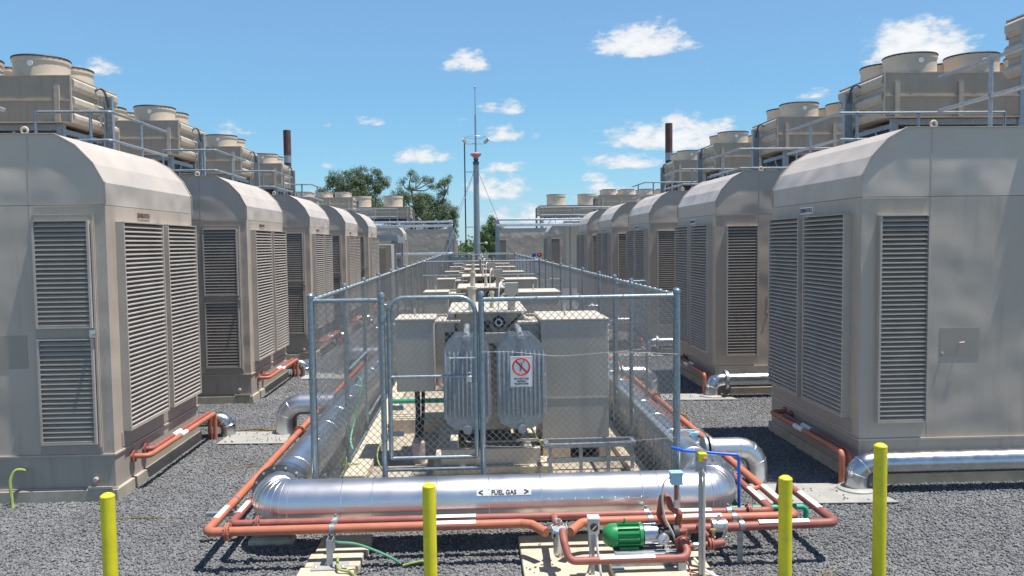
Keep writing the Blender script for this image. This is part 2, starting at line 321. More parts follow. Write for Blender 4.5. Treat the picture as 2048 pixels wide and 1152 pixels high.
# scattered crushed stones (uncountable) by geometry nodes on a sheet
def pebble(seed):
    rnd=random.Random(seed); bm=bmesh.new(); bmesh.ops.create_icosphere(bm,subdivisions=1,radius=1)
    for v in bm.verts: v.co=Vector((v.co.x*rnd.uniform(.75,1.2),v.co.y*rnd.uniform(.6,.95),v.co.z*rnd.uniform(.45,.8)))*rnd.uniform(.8,1.15)
    me=bpy.data.meshes.new('crushed_stone'); bm.to_mesh(me); bm.free(); me.materials.append(M['stone']); return me
PEB=[pebble(i) for i in range(4)]
def gravel(name,x0,x1,y0,y1,density,size,seed,z=.002,sheet=True):
    me=bpy.data.meshes.new(name); me.from_pydata([(x0,y0,z),(x1,y0,z),(x1,y1,z),(x0,y1,z)],[],[(0,1,2,3)]); me.materials.append(M['gravelg'])
    o=link(name,me); tag(o,None,None,None,'stuff')
    ng=bpy.data.node_groups.new(name,'GeometryNodeTree'); ng.interface.new_socket('Geometry',in_out='INPUT',socket_type='NodeSocketGeometry'); ng.interface.new_socket('Geometry',in_out='OUTPUT',socket_type='NodeSocketGeometry')
    N=ng.nodes; L=ng.links; gi=N.new('NodeGroupInput'); go=N.new('NodeGroupOutput')
    d=N.new('GeometryNodeDistributePointsOnFaces'); d.inputs['Density'].default_value=density; d.inputs['Seed'].default_value=seed; L.new(gi.outputs[0],d.inputs['Mesh'])
    join=N.new('GeometryNodeJoinGeometry')
    for i,pmesh in enumerate(PEB):
        if i==0: pass
    gc=bpy.data.collections.get('stone_kinds')
    ci=N.new('GeometryNodeCollectionInfo'); ci.inputs['Collection'].default_value=gc; ci.inputs['Separate Children'].default_value=True; ci.inputs['Reset Children'].default_value=True
    ip=N.new('GeometryNodeInstanceOnPoints'); ip.inputs['Pick Instance'].default_value=True; L.new(d.outputs['Points'],ip.inputs['Points']); L.new(ci.outputs[0],ip.inputs['Instance'])
    rv=N.new('FunctionNodeRandomValue'); rv.data_type='FLOAT_VECTOR'; rv.inputs[0].default_value=(-.5,-.5,0); rv.inputs[1].default_value=(.5,.5,6.28); L.new(rv.outputs[0],ip.inputs['Rotation'])
    rs=N.new('FunctionNodeRandomValue'); rs.data_type='FLOAT'; rs.inputs[2].default_value=size*.55; rs.inputs[3].default_value=size*1.3; L.new(rs.outputs[1],ip.inputs['Scale'])
    tr=N.new('GeometryNodeSetPosition'); L.new(d.outputs['Points'],tr.inputs['Geometry']); 
    rz=N.new('FunctionNodeRandomValue'); rz.data_type='FLOAT_VECTOR'; rz.inputs[0].default_value=(0,0,-.003); rz.inputs[1].default_value=(0,0,.012); L.new(rz.outputs[0],tr.inputs['Offset']); L.new(tr.outputs[0],ip.inputs['Points'])
    if sheet: L.new(gi.outputs[0],join.inputs[0])
    L.new(ip.outputs[0],join.inputs[0]); L.new(join.outputs[0],go.inputs[0])
    md=o.modifiers.new('scatter','NODES'); md.node_group=ng
    return o
gc=bpy.data.collections.new('stone_kinds')
for p in PEB: gc.objects.link(bpy.data.objects.new('crushed_stone',p))
gravel('gravel',-8.0,-1.75,6.2,15.5,2300,.0172,1)
gravel('gravel',-1.75,2.3,6.2,8.8,2400,.0172,2)
gravel('gravel',2.3,8.5,6.2,15.5,2300,.0172,3)
gravel('gravel',-5.2,-1.75,15.5,30,900,.022,4)
gravel('gravel',2.3,5.2,15.5,30,900,.022,5)

for k_,(a,b,c,d,n_,z_) in enumerate(((-3.85,-2.98,12.12,12.78,70,.038),(3.35,4.5,8.75,9.25,35,.038),(.42,1.1,6.0,7.8,14,.08),(-1.3,1.8,9.0,9.9,12,.125),(3.5,4.7,14.75,15.2,40,.038))): gravel('spilled_gravel',a,b,c,d,n_,.014,20+k_,z_,False)
# ------------------------------------------------------------------ generator enclosures
GL=11.0; GW=2.85
SP=.0548
def slat_mesh(length,axis,outdir,o_out,o_in):
    pr=[(o_out,0),(o_out,.013),(o_in,.0425),(o_in,.038),(o_out-.004,0)]
    m=MB()
    if axis=='y': m.prism([(outdir*a,b) for a,b in pr],'y',0,length)     # outward along x
    else: m.prism([(outdir*a,b) for a,b in pr],'x',0,length)             # outward along y
    return m.mesh('slat','slat' if axis=='y' else 'slat2',flat=True)
_sl={}
def louvre(parent,axis,outdir,base,a0,a1,z0,z1,proud,mat='slat'):
    """framed louvre lying on the plane coordinate 'base' (x when axis=='y'), running from a0 to a1"""
    def bx(m,o0,o1,p0,p1,q0,q1):
        if axis=='y': m.box(base+outdir*o0,base+outdir*o1,p0,p1,q0,q1)
        else: m.box(p0,p1,base+outdir*o0,base+outdir*o1,q0,q1)
    fr=MB(); t=.025
    bx(fr,.0,proud,a0,a0+t,z0,z1); bx(fr,.0,proud,a1-t,a1,z0,z1)
    bx(fr,.0,proud-.003,a0+t+.001,a1-t-.001,z0,z0+.02); bx(fr,.0,proud+.004,a0+.001,a1-.001,z1+.001,z1+.012)
    f=part('louvre_frame',fr,mat,parent)
    bk=MB(); bx(bk,.002,.008,a0+t+.001,a1-t-.001,z0+.021,z1-.001); part('backing',bk,'dark',f)
    n=int((z1-z0-.03)/SP); key=(axis,outdir,round(a1-a0,3),proud)
    if key not in _sl: _sl[key]=slat_mesh(a1-a0-2*t-.004,axis,outdir,proud-.006,max(.012,proud-.06))
    for i in range(n):
        z=z0+.024+i*(z1-z0-.03)/n
        loc=(base,a0+t+.002,z) if axis=='y' else (a0+t+.002,base,z)
        link('slat',_sl[key],f,Vector(loc)-off(f))
    return f
def bolts(m,pts,d,r=.012):
    for p in pts: m.lathe([(r,0),(r,.008),(r*.6,.011)],p,d,6)
def make_gen(side):
    s=side; g=link('generator_enclosure',None)
    X=lambda u:s*u
    m=MB(); m.box(X(-.04),X(GL),-.04,GW+.04,-.02,.155); part('plinth',m,'conc',g,.01)
    m=MB(); m.box(X(0),X(GL),0,GW,.156,.55); m.box(X(-.025),X(GL),-.025,-.001,.158,.172)
    part('skid',m,'skid',g)
    m=MB(); m.box(X(-.018),X(GL),-.018,GW+.018,.551,.572); part('ledge',m,'wall',g)
    m=MB(); m.box(X(0),X(GL),0,GW,.573,3.497); part('wall',m,'wall',g)
    m=MB(); pr=[(0,3.502),(0,3.76),(.115,3.98),(.31,4.19),(.54,4.32),(GL,4.32),(GL,3.502)]
    m.prism([(X(a),b) for a,b in pr],'y',.0,GW); h=part('hood',m,'hood',g)
    # rim flashing along both ends of the hood, following its curve
    m=MB()
    for y in (-.004,GW+.004):
        pts=[(X(a-.004),y,b+.004) for a,b in pr[:6]]
        for a,b in zip(pts,pts[1:]): m.bar(a,b,.03,.012)
    part('rim',m,'wall',h)
    # flashings on the near wall
    for u in (.84,2.6,4.4):
        part('flashing',MB().box(X(u),X(u+(.018 if u!=1.22 else .012)),-.003,-.0005,.575,3.49),'wall',g); part('flashing',MB().box(X(u),X(u+.018),-.003,-.0005,3.51,4.31),'wall',g)
    part('flashing',MB().box(X(.0),X(.80),-.010,-.0005,3.475,3.492),'wall',g)
    # face louvres towards the aisle
    louvre(g,'y',-s,X(0),.25,1.48,.78,3.30,.10)
    louvre(g,'y',-s,X(0),1.64,2.76,.78,3.30,.10)
    m=MB(); m.box(-s*.001,-s*.007,.20,2.80,.60,.775); part('kick_panel',m,'door',g)
    if s<0:
        m=MB(); m.box(X(.15),X(.83),-.012,-.001,.60,3.385); d=part('door',m,'door',g)
        m=MB(); m.box(X(.125),X(.148),-.016,-.001,.60,3.40); m.box(X(.15),X(.826),-.016,-.001,3.386,3.40); part('door_frame',m,'wall',d)
        m=MB(); m.box(X(.135),X(.158),-.035,-.013,.66,3.32); part('stiffener',m,'slat',d)
        louvre(g,'x',-1,-.012,X(.81),X(.17),2.07,3.31,.055); louvre(g,'x',-1,-.012,X(.81),X(.17),.70,1.93,.055)
        m=MB(); m.box(X(.13),X(.20),-.075,-.046,1.96,2.05); m.lathe([(.02,0),(.02,.03)],(X(.165),-.076,2.0),(0,-1,0),10); part('latch',m,'bolt',d)
        m=MB(); m.box(X(.95),X(1.35),-.004,-.0005,1.60,1.99); part('patch',m,'patch',g)
    else:
        louvre(g,'x',-1,0,X(.20),X(.82),.77,3.265,.065)
        m=MB(); m.box(X(.99),X(1.48),-.004,-.0005,1.56,1.91); part('patch',m,'patch',g)
        m=MB(); m.tube([(X(1.22),-.005,1.72),(X(1.22),-.03,1.73),(X(1.28),-.03,1.735)],.007,6); m.lathe([(.018,0),(.018,.02)],(X(1.02),-.001,1.60),(0,-1,0),8); part('handle',m,'slat',g)
    for k_ in range(9): part('panel_screw',MB().lathe([(.007,0),(.004,.004)],(X(.05),-.0015,.75+.33*k_),(0,-1,0),6),'bolt',g)
    for k_ in range(2):
        part('skid_bracket',MB().box(X(.30+2.2*k_),X(.02+2.2*k_),-.05,-.026,.158,.19),'skid',g)
    m=MB(); m.lathe([(.03,0),(.03,.04),(.022,.045)],(X(.22),-.001,.27),(0,-1,0),10); part('drain_plug',m,'slat',g)
    m=MB(); m.torus((X(.90),.06,4.37),(0,1,0),.036,.013); part('lifting_ring',m,'fan',g)
    # oil and water lines along the face
    L=MB()
    if s<0:
        part('orange_pipe',MB().tube(fillet([(X(0),.45,.42),(X(-.22),.45,.42),(X(-.22),2.95,.42),(X(-.22),2.95,-.02)],.07),.033,12),'orange',g)
        part('maroon_pipe',MB().tube(fillet([(X(0),.80,.42),(X(-.12),.80,.42),(X(-.12),3.02,.42),(X(-.12),3.02,-.02)],.07),.033,12),'maroon',g)
        m=MB(); m.lathe([(.075,0),(.075,.018)],(X(-.03),.45,.42),(1,0,0),16); m.lathe([(.075,0),(.075,.018)],(X(-.03),.80,.42),(1,0,0),16)
        part('pipe_flange',m,'maroon',g)
        m=MB(); m.lathe([(.0345,0),(.0345,.22)],(X(-.22),1.5,.42),(0,1,0),16); m.lathe([(.0345,0),(.0345,.28)],(X(-.12),1.5,.42),(0,1,0),16); part('pipe_label',m,'white',g)
        ep=fillet([(X(.5),3.15,.28),(X(-.36),3.15,.28),(X(-.36),3.15,-.02)],.22,5)
        e=part('gas_pipe',MB().tube(ep,.115,20),'clad3',g)
        for i in range(1,7,2): part('seam_band',MB().torus(ep[i],(ep[i+1]-ep[i-1]),.116,.0035,20,5),'clad2',e)
    else:
        part('orange_pipe',MB().tube(fillet([(X(0),2.3,.42),(X(-.22),2.3,.42),(X(-.22),.10,.42),(X(-.22),-.02,.42),(X(-.22),-.02,-.02)],.09),.036,12),'orange',g)
        part('maroon_pipe',MB().tube(fillet([(X(0),2.05,.42),(X(-.11),2.05,.42),(X(-.11),.02,.42),(X(-.11),.02,-.02)],.09),.036,12),'maroon',g)
        m=MB()
        for yy in (2.3,2.05): m.lathe([(.075,0),(.075,.018)],(X(-.03),yy,.42),(1,0,0),16)
        part('pipe_flange',m,'maroon',g)
        m=MB(); m.lathe([(.0375,0),(.0375,.3)],(X(-.22),1.1,.42),(0,1,0),16); m.lathe([(.0375,0),(.0375,.3)],(X(-.11),1.1,.42),(0,1,0),16); part('pipe_label',m,'white',g)
        gp=fillet([(X(GL),-.24,.34),(X(-.14),-.24,.34),(X(-.14),-.24,-.02)],.27,5)
        e=part('gas_pipe',MB().tube(gp,.135,24),'clad3',g)
        for i in range(1,len(gp)-1,2): part('seam_band',MB().torus(gp[i],(gp[i+1]-gp[i-1]),.136,.0035,24,5),'clad2',e)
        m=MB(); m.lathe([(.185,0),(.185,.05)],(X(.10),-.24,.34),(s,0,0),24); part('gas_flange',m,'galv',e)
        m=MB(); m.lathe([(.22,0),(.22,.05),(.17,.07)],(X(-.14),-.24,.0),(0,0,1),24); part('collar',m,'plate',e)
    return g
def plate_sign(g,side,txt):
    s=side; x=-s*.004
    y0,y1,z0,z1=(.89,1.27,3.36,3.45) if s<0 else (1.38,1.80,3.35,3.45)
    p=part('nameplate',MB().box(x-.004,x+.004,y0,y1,z0,z1),'fadedred' if s<0 else 'white',g)
    p2=off(p)
    o=link('lettering',text_mesh(txt,.078,'brown' if s<0 else 'black',.78),p,Vector((x-s*.006,(y0+y1)/2,(z0+z1)/2))-Vector((0,0,0)))
    o.rotation_euler=(R(90),0,R(90) if s<0 else R(-90))
ORD=['front','second','third','fourth','fifth','sixth']
protoL=make_gen(-1); protoR=make_gen(1)
gens=[]
rows=[(-1,4.28,9.55+5.8*i,i) for i in range(5)]+[(1,4.64,9.4+5.8*i,i) for i in range(5)]+[(-1,5.0,57.0,5),(1,5.3,57.0,5),(-1,1.6,72,6),(1,2.07,72,6)]
for s,xf,y0,i in rows:
    pr=protoL if s<0 else protoR
    first=(i==0)
    g=pr if first else cp(pr)
    gens.append((g,s,xf,y0,i))
nm={-1:'left',1:'right'}
for g,s,xf,y0,i in gens:
    if i<5:
        plate_sign(g,s,'GENERATOR %d'%(2*i+1 if s<0 else 2*i+2))
        lab=('beige generator enclosure with louvred door, front one on the left, name plate GENERATOR 1','beige generator enclosure with tall side louvre, front one on the right, white plate GENERATOR 2')[s>0] if i==0 else \
            'beige generator enclosure with rounded hood, %s from the front in the %s row'%(ORD[i],nm[s])
    elif i==5: lab='small distant generator enclosure beyond the end of the %s row%s'%(nm[s],', behind the flat canopy' if s<0 else '')
    else: lab='far beige enclosure closing the view just %s of the mast'%nm[s]
    g.location=(s*xf,y0,0)
    tag(g,lab,'generator enclosure','generator enclosures in the two rows' if i<5 else 'distant generator enclosures')

# ------------------------------------------------------------------ coolers on stilts
def make_cooler(side,cols,R_=.52,H_=.39,w=2.0,step=1.35,first=.79):
    s=side; c=link('radiator_cooler',None); X=lambda u:s*u
    LN=first*2+step*(cols-1)
    m=MB(); m.box(X(.02),X(LN),0,w,0,.90); part('casing',m,'cool',c)
    m=MB(); m.box(X(0),X(LN),-.03,-.001,.42,.45); m.box(X(-.01),X(LN),-.02,w+.02,.901,.925); m.box(X(.0),X(LN),-.02,-.001,-.01,.02)
    for u in [.2+k*step for k in range(cols+1)]: m.box(X(u),X(u+.10),-.05,-.004,0,.72)
    part('flange_rail',m,'coolt',c)
    for k,(zz,hh) in enumerate(((.64,.24),(.30,.22),(.0,.19))):
        m=MB(); m.prism([(X(.015),zz),(X(.015),zz+hh),(X(-.02),zz+hh),(X(-.07),zz+hh-.05),(X(-.07),zz+.08),(X(0),zz)],'y',.02,w-.02); part('end_band',m,'coolt',c)
    m=MB()
    for yy,zz in ((.45*w,.50),(.62*w,.50),(.5*w,.12),(.68*w,.12)): m.tube([(X(-.07),yy,zz),(X(-.12),yy,zz),(X(-.12),yy,zz+.12),(X(-.07),yy,zz+.12)],.012,6)
    part('grab_handle',m,'galv',c)
    m=MB(); m.box(X(-.02),X(.1),w+.001,w+.02,.62,.93); m.box(X(-.03),X(0),-.03,-.001,.0,.93); part('corner_post',m,'coolt',c)
    for k in range(cols):
        for j in ((.25,.75) if R_<.6 else (.5,)):
            m=MB(); cx,cy=X(first+k*step),w*j; p=[(R_*1.0,.925),(R_*.99,.925+H_*.8),(R_*1.03,.925+H_*.82),(R_*1.03,.925+H_),(R_*.99,.925+H_),(R_*.95,.925+H_*.9),(R_*.95,.93)]
            m.lathe(p,(cx,cy,0),(0,0,1),32,False); f=part('fan_stack',m,'fan',c)
            m=MB()
            for rr in (.2,.45,.7,.9): m.torus((cx,cy,.925+H_+.012),(0,0,1),R_*rr,.012,24,5)
            for a in range(8): m.bar((cx,cy,.925+H_+.012),(cx+R_*1.02*math.cos(a*math.pi/4),cy+R_*1.02*math.sin(a*math.pi/4),.925+H_+.012),.012,.012)
            m.torus((cx,cy,.925+H_+.006),(0,0,1),R_*1.01,.022,28,6)
            part('fan_guard',m,'rubber',f)
            m=MB(); m.lathe([(.055,0),(.055,.02)],(cx-.05*s,cy-R_*1.0,.925+H_*.6),(0,-1,0),12); part('round_plate',m,'white',f)
    # steelwork down to the enclosure roof
    m=MB()
    for u in [.2+k*step*1.0 for k in range(0,cols+1,2)]:
        for yy in (.12,w-.12): 
            m.box(X(u),X(u+.13),yy-.06,yy+.06,-1.17,-.012)
        m.bar((X(u+.07),.2,-.15),(X(u+.07),w-.2,-.15),.07,.1)
    for yy in (.12,w-.12):
        m.bar((X(.25),yy,-.08),(X(LN),yy,-.08),.06,.12)
    for k in range(0,cols,2): m.bar((X(.5+k*step),.13,-1.1),(X(1.2+k*step),.13,-.15),.05,.06)
    m.bar((X(.27),.25,-1.1),(X(.27),.85,-.2),.05,.06)
    part('support_steel',m,'galv',c)
    m=MB(); m.box(X(-.30),X(-.12),.62*w-.03,.62*w,-1.17,.72); m.box(X(-.30),X(-.285),.62*w-.10,.62*w-.031,-1.17,.72); m.box(X(-.135),X(-.12),.62*w-.10,.62*w-.031,-1.17,.72); part('cable_tray',m,'galv',c)
    m=MB(); m.tube(wob([(X(-.07),.45*w,.78),(X(-.13),.48*w,.84),(X(-.18),.55*w,.78),(X(-.20),.6*w,.5)]),.025,8); part('conduit',m,'flange',c)
    m=MB(); m.box(X(.3),X(LN-.3),.3,w-.3,-.35,-.16); part('header_pipework',m,'stackdark',c)
    return c
cl=make_cooler(-1,4); cr=make_cooler(1,4); k=0
used={-1:False,1:False}
for g,s,xf,y0,i in gens:
    if i>5: continue
    pr=cl if s<0 else cr
    c=pr if not used[s] else cp(pr); used[s]=True
    c.location=(s*(xf+(3.67 if s<0 else 3.86)),y0+1.1,5.5)
    tag(c,'beige fan cooler on galvanised stilts above the %s %s enclosure%s'%(ORD[i] if i<5 else 'distant',nm[s],'' if i!=4 else ', last of the near row'),'cooler','fan coolers over the enclosures')
for s,x,n in ((-1,5.7,2),(1,6.0,4)):
    c=make_cooler(s,n,.87,1.0,2.2,2.85,1.6); c.location=(s*x,72.5,5.45)
    tag(c,'distant fan cooler with tall drum stacks, %s of the mast'%nm[s],'cooler','distant coolers with tall drums')
# ------------------------------------------------------------------ roof handrails and walkways
def make_rail(side):
    s=side; X=lambda u:s*u; t=link('roof_handrail',None)
    a,b=(2.1,3.4) if s<0 else (2.35,5.6); y0,y1=(-.75,1.8) if s<0 else (-.1,2.4)
    r=.028
    for z in (5.4,4.9):
        pts=[(X(b),y0,z),(X(a),y0,z),(X(a),y1,z)]
        if s<0 and z>5: pts=[(X(b),y0,4.4)]+pts
        part('rail',MB().tube(fillet(pts,.06,4),r,8),'galv',t)
    for x,y in ((a+.35,y0),(a,y0+1.3))+(((b,y0),) if s>0 else ())+(((3.9,y0),) if s>0 else ()):
        part('post',MB().tube([(X(x),y,4.33),(X(x),y,5.38)],r,8),'galv',t)
        
    m=MB(); m.box(X(a-.05),X(a+1.6),y0-.02,y1+.02,4.325,4.37); part('grating',m,'galv',t)
    m=MB()
    for x,y in ((a+.35,y0),(a,y0+1.3)): 
        for z in (5.4,4.9): m.lathe([(r*1.35,0),(r*1.35,.05)],(X(x)-.025*(0 if y!=y0 else 1),y-.025*(y!=y0),z),(1,0,0) if y==y0 else (0,1,0),8)
    part('clamp',m,'galv',t)
    return t
rl=make_rail(-1); rr_=make_rail(1); used={-1:False,1:False}
for g,s,xf,y0,i in gens:
    if i>5: continue
    pr=rl if s<0 else rr_
    c=pr if not used[s] else cp(pr); used[s]=True
    c.location=(s*xf,y0,0)
    tag(c,'galvanised pipe handrail on the roof of the %s %s enclosure'%(ORD[i] if i<5 else 'distant',nm[s]),'handrail','handrails on the enclosure roofs')

# ------------------------------------------------------------------ chimneys
for s,x,zt in ((-1,10.2,9.35),(1,11.05,9.62)):
    t=thing('exhaust_stack',(s*x,45,4),'rusty brown exhaust stack rising behind the %s row of coolers'%nm[s],'chimney','exhaust stacks')
    part('stack_base',MB().lathe([(.19,4-4),(.19,3.55)],(s*x,45,4),(0,0,1),20),'stackdark',t)
    part('band',MB().lathe([(.20,0),(.20,.42)],(s*x,45,7.551),(0,0,1),20),'galv',t)
    part('flue',MB().lathe([(.205,0),(.205,zt-7.98),(.18,zt-7.98),(.18,zt-8.3)],(s*x,45,7.975),(0,0,1),20,False),'rust',t)

# ------------------------------------------------------------------ compound slab and kerbs
m=MB(); m.box(-1.34,1.88,8.9,42,-.02,.12); struct('compound_slab',m,'slabc')
def kerb(x0,x1,y0,y1,h,lab):
    m=MB(); m.box(x0,x1,y0,y1,-.02,h); return solo('concrete_kerb',m,'concw',((x0+x1)/2,y0,0),lab,'kerb','concrete kerbs beside the slab',.012)
kerb(-1.62,-1.345,9.6,26,.22,'cream concrete kerb along the left side of the transformer slab')
kerb(1.885,2.08,8.9,26,.20,'cream concrete kerb along the right side of the transformer slab')
kerb(-1.62,-1.345,26.4,41.5,.22,'far concrete kerb on the left behind the cross fence')
kerb(1.885,2.08,26.4,41.5,.20,'far concrete kerb on the right behind the cross fence')

# ------------------------------------------------------------------ transformers
def radiator(p,x0,x1,yf,depth,z0,z1):
    nf=11; step=(x1-x0)/nf; cx=(x0+x1)/2
    banks=MB()
    for j in range(9):
        y=yf+j*depth/9
        h0=z0+.0; 
        poly=[(x0+.02,z0+.13),(x0+.05,z0+.07),(cx-.13,z0),(cx+.13,z0),(x1-.05,z0+.07),(x1-.02,z0+.13),(x1,z0+.18),(x1,z1-.2),(x1-.03,z1-.12),(cx+.14,z1),(cx-.14,z1),(x0+.03,z1-.12),(x0,z1-.2),(x0,z0+.18)]
        banks.prism(poly,'y',y+.012,y+.03)
        if j>1: continue
        for k in range(nf):
            xx=x0+(k+.5)*step
            banks.tube([(xx,y+.012,z0+.15),(xx,y+.003,z0+.18),(xx,y+.003,z1-.22),(xx,y+.012,z1-.18)],[.006,step*.33,step*.33,.006],8)
    r=part('radiator',banks,'rad',p)
    part('header',MB().tube([(cx,yf-.03,z0-.02+.03),(cx,yf+depth+.1,z0+.01)],.045,14),'rad',r)
    part('top_header',MB().tube([(cx,yf-.05,z1-.03),(cx,yf+depth+.25,z1+.04)],.042,14),'rad',r)
    m=MB(); m.lathe([(.05,0),(.05,.03),(.03,.035)],(cx,yf-.05,z1-.03),(0,-1,0),16); m.lathe([(.052,0),(.052,.04)],(cx,yf-.03,z0+.01),(0,-1,0),16); m.lathe([(.02,0),(.02,.02)],(cx,yf+.06,z1+.02),(0,0,1),10)
    part('end_cap',m,'galv',r)
    m=MB(); m.tube([(x1+.006,yf+.01,z0+.18),(x1+.006,yf+.01,z1-.22)],.005,5)
    for zz in (z0+.2,(z0+z1)/2+.1): m.lathe([(.014,0),(.014,.02)],(x1-.01,yf+.03,zz),(0,-1,0),8)
    part('tie_rod',m,'bolt',r)
def make_tr():
    t=link('transformer',None); Y=0.0   # local y=0 is the front face of the cable cabinets
    part('large_cable_cabinet',MB().box(.855,1.73,0,1.2,.34,1.99),'cab',t,.008)
    m=MB(); m.box(.845,1.74,-.012,1.21,1.992,2.01); m.tube([(1.22,.55,2.01),(1.22,.55,2.14)],.014,6); m.box(.86,1.725,-.006,-.001,.98,.986); part('cabinet_lid',m,'tank',t)
    part('small_cable_cabinet',MB().box(-1.02,-.53,0,.75,1.10,2.02),'cab',t,.008)
    m=MB(); m.box(-1.03,-.52,-.012,.76,2.022,2.04); m.tube([(-.8,.35,2.04),(-.8,.35,2.14)],.012,6); part('cabinet_lid',m,'tank',t)
    part('cable_throat',MB().box(-.529,-.28,.30,.95,1.25,1.95),'tank',t,.006)
    m=MB(); m.box(-.535,-.2,.27,.98,1.952,1.98); m.tube(fillet([(-.5,.5,1.98),(-.5,.5,2.05),(-.3,.5,2.05),(-.3,.5,1.98)],.02),.008,6)
    for i in range(6): m.lathe([(.012,0),(.012,.012)],(-.48+.05*i,.29,1.98),(0,0,1),6)
    part('throat_lid',m,'tank',t)
    part('right_throat',MB().box(.60,.853,.25,.95,1.2,1.93),'tank',t,.006)
    m=MB(); m.box(.56,.853,.22,.98,1.932,1.96); m.tube(fillet([(.62,.5,1.96),(.62,.5,2.04),(.82,.5,2.04),(.82,.5,1.96)],.02),.008,6); m.lathe([(.05,0),(.05,.03)],(.72,.4,1.96),(0,0,1),12); part('throat_lid',m,'tank',t)
    # tank body
    part('tank_body',MB().box(-.26,.58,.55,2.1,.45,2.06),'tank',t,.02)
    m=MB(); m.box(-.36,.70,.42,2.25,2.062,2.085)
    m.prism([(-.42,1.93),(-.27,2.05),(-.27,1.75),(-.42,1.80)],'y',.56,1.9); m.prism([(.74,1.93),(.59,2.05),(.59,1.75),(.74,1.80)],'y',.56,1.9)
    part('tank_lid',m,'tank',t)
    m=MB()
    for i in range(12): m.lathe([(.011,0),(.011,.014)],(-.33+i*.09,.45,2.086),(0,0,1),6)
    part('lid_bolt',m,'bolt',t)
    m=MB(); m.lathe([(.05,0),(.05,.28),(.066,.28),(.066,.32)],(-.04,.75,2.086),(0,0,1),16); part('relief_stack',m,'tank',t)
    m=MB(); m.lathe([(.03,0),(.03,.2),(.035,.2),(.035,.24)],(.24,1.0,2.086),(0,0,1),12); part('filler',m,'tank',t)
    m=MB(); m.lathe([(.055,0),(.055,.22)],(.50,.62,2.086),(0,0,1),14); m.box(.41,.59,.54,.70,2.3,2.46); part('terminal_box',m,'cab',t)
    m=MB(); m.tube(wob([(.40,.6,2.42),(.36,.55,2.47),(.33,.5,2.4),(.32,.5,2.25),(.32,.5,2.09)]),.012,8); part('conduit_loop',m,'white',t)
    m=MB(); m.lathe([(.085,0),(.085,.05),(.06,.055)],(.32,.54,1.93),(0,-1,0),20); f=part('gauge_housing',m,'rubber',t)
    part('gauge_dial',MB().torus((.32,.485,1.93),(0,1,0),.042,.010,18,6),'white',f)
    m=MB(); m.box(-.42,.75,.38,.46,1.66,1.80); m.box(-.40,-.25,.30,.5,1.60,1.83); m.box(.58,.74,.30,.5,1.60,1.83); part('header_beam',m,'tank',t)
    m=MB(); m.tube([(.42,.5,1.85),(.62,.35,2.06)],.012,6); m.box(.08,.2,.50,.549,1.80,1.95); part('bracket',m,'rubber',t)
    part('tank_nameplate',MB().box(.0,.22,.515,.549,1.50,1.62),'bolt',t)
    radiator(t,-.40,.175,-.53,.62,.71,1.86)
    radiator(t,.26,.855,-.53,.62,.71,1.86)
    # base channels, blocks
    m=MB(); m.box(-.45,.80,-.35,-.27,.22,.42); m.box(-.45,.80,1.9,1.98,.22,.42)
    for xx in (-.35,.6): m.box(xx,xx+.1,-.25,1.88,.22,.42)
    part('base_channel',m,'tank',t,.005)
    m=MB(); m.box(-.55,.95,-.45,2.1,.12,.218); m.box(.86,1.22,.0,1.2,.12,.335); m.box(1.60,1.75,.0,1.2,.12,.335); part('support_block',m,'concw',t,.01)
    m=MB(); m.tube([(-.78,.25,1.1),(-.77,.24,.8),(-.78,.22,.45)],.035,10); m.tube([(-.70,.3,1.1),(-.71,.26,.7),(-.74,.24,.45)],.025,10); part('cable',m,'rubber',t)
    m=MB(); m.lathe([(.085,0),(.085,.27),(.07,.27)],(-.77,.22,.12),(0,0,1),18); part('cable_duct',m,'kapur',t)
    m=MB(); m.tube(fillet([(-.15,-.0,.5),(-.15,-.1,.45),(.9,-.1,.45)],.05),.012,6); m.box(.50,.76,-.32,-.28,.50,.53); part('drain_valve',m,'tank',t)
    part('lead_pipe',MB().tube([(.83,-.1,.4),(.70,-.15,.62)],.012,6),'gycable',t)
    return t
tr=make_tr(); ORDT=['front','second','third','fourth','fifth','sixth']
for i in range(6):
    t=tr if i==0 else cp(tr)
    t.location=(0,10.28+5.8*i,0) if i<6 else None
    tag(t,'beige transformer with finned grey radiators, %s in the fenced compound'%('nearest the gate' if i==0 else ORDT[i]+' from the gate'),'transformer','transformers inside the fenced compound')
# drain tray / bench frame beside the first cabinet
m=MB()
for a,b in (((.86,9.7,.50),(1.95,9.7,.50)),((.86,9.7,.32),(1.95,9.7,.32)),((.86,9.95,.50),(1.95,9.95,.50)),((.86,9.7,.50),(.86,9.95,.50)),((1.95,9.7,.50),(1.95,9.95,.50))): m.bar(a,b,.05,.05)
for x in (.9,1.28,1.62,1.92): m.bar((x,9.7,.12),(x,9.7,.47),.04,.04)
solo('cable_tray_frame',m,'galv',(1.4,9.8,.12),'low galvanised channel frame in front of the large beige cabinet','cable support')
for i,(x0,x1,y,z) in enumerate(((-1.0,-.45,12.15,.42),)):
    m=MB()
    for k in range(3): m.tube([(-1.3,y+k*.16,.62-.04*k),(-.4,y+k*.16,.62-.04*k)],.03,8)
    solo('green_conduit_bundle',m,'gpipe',(-.9,y,.6),'three green conduits crossing behind the first transformer cabinet','conduit')
    m=MB(); m.box(-1.34,-.3,12.1,12.6,.12,.34); solo('cable_pit_wall',m,'concw',(-.8,12.3,.12),'low cream concrete step under the green conduits','concrete step',bevel=.01)

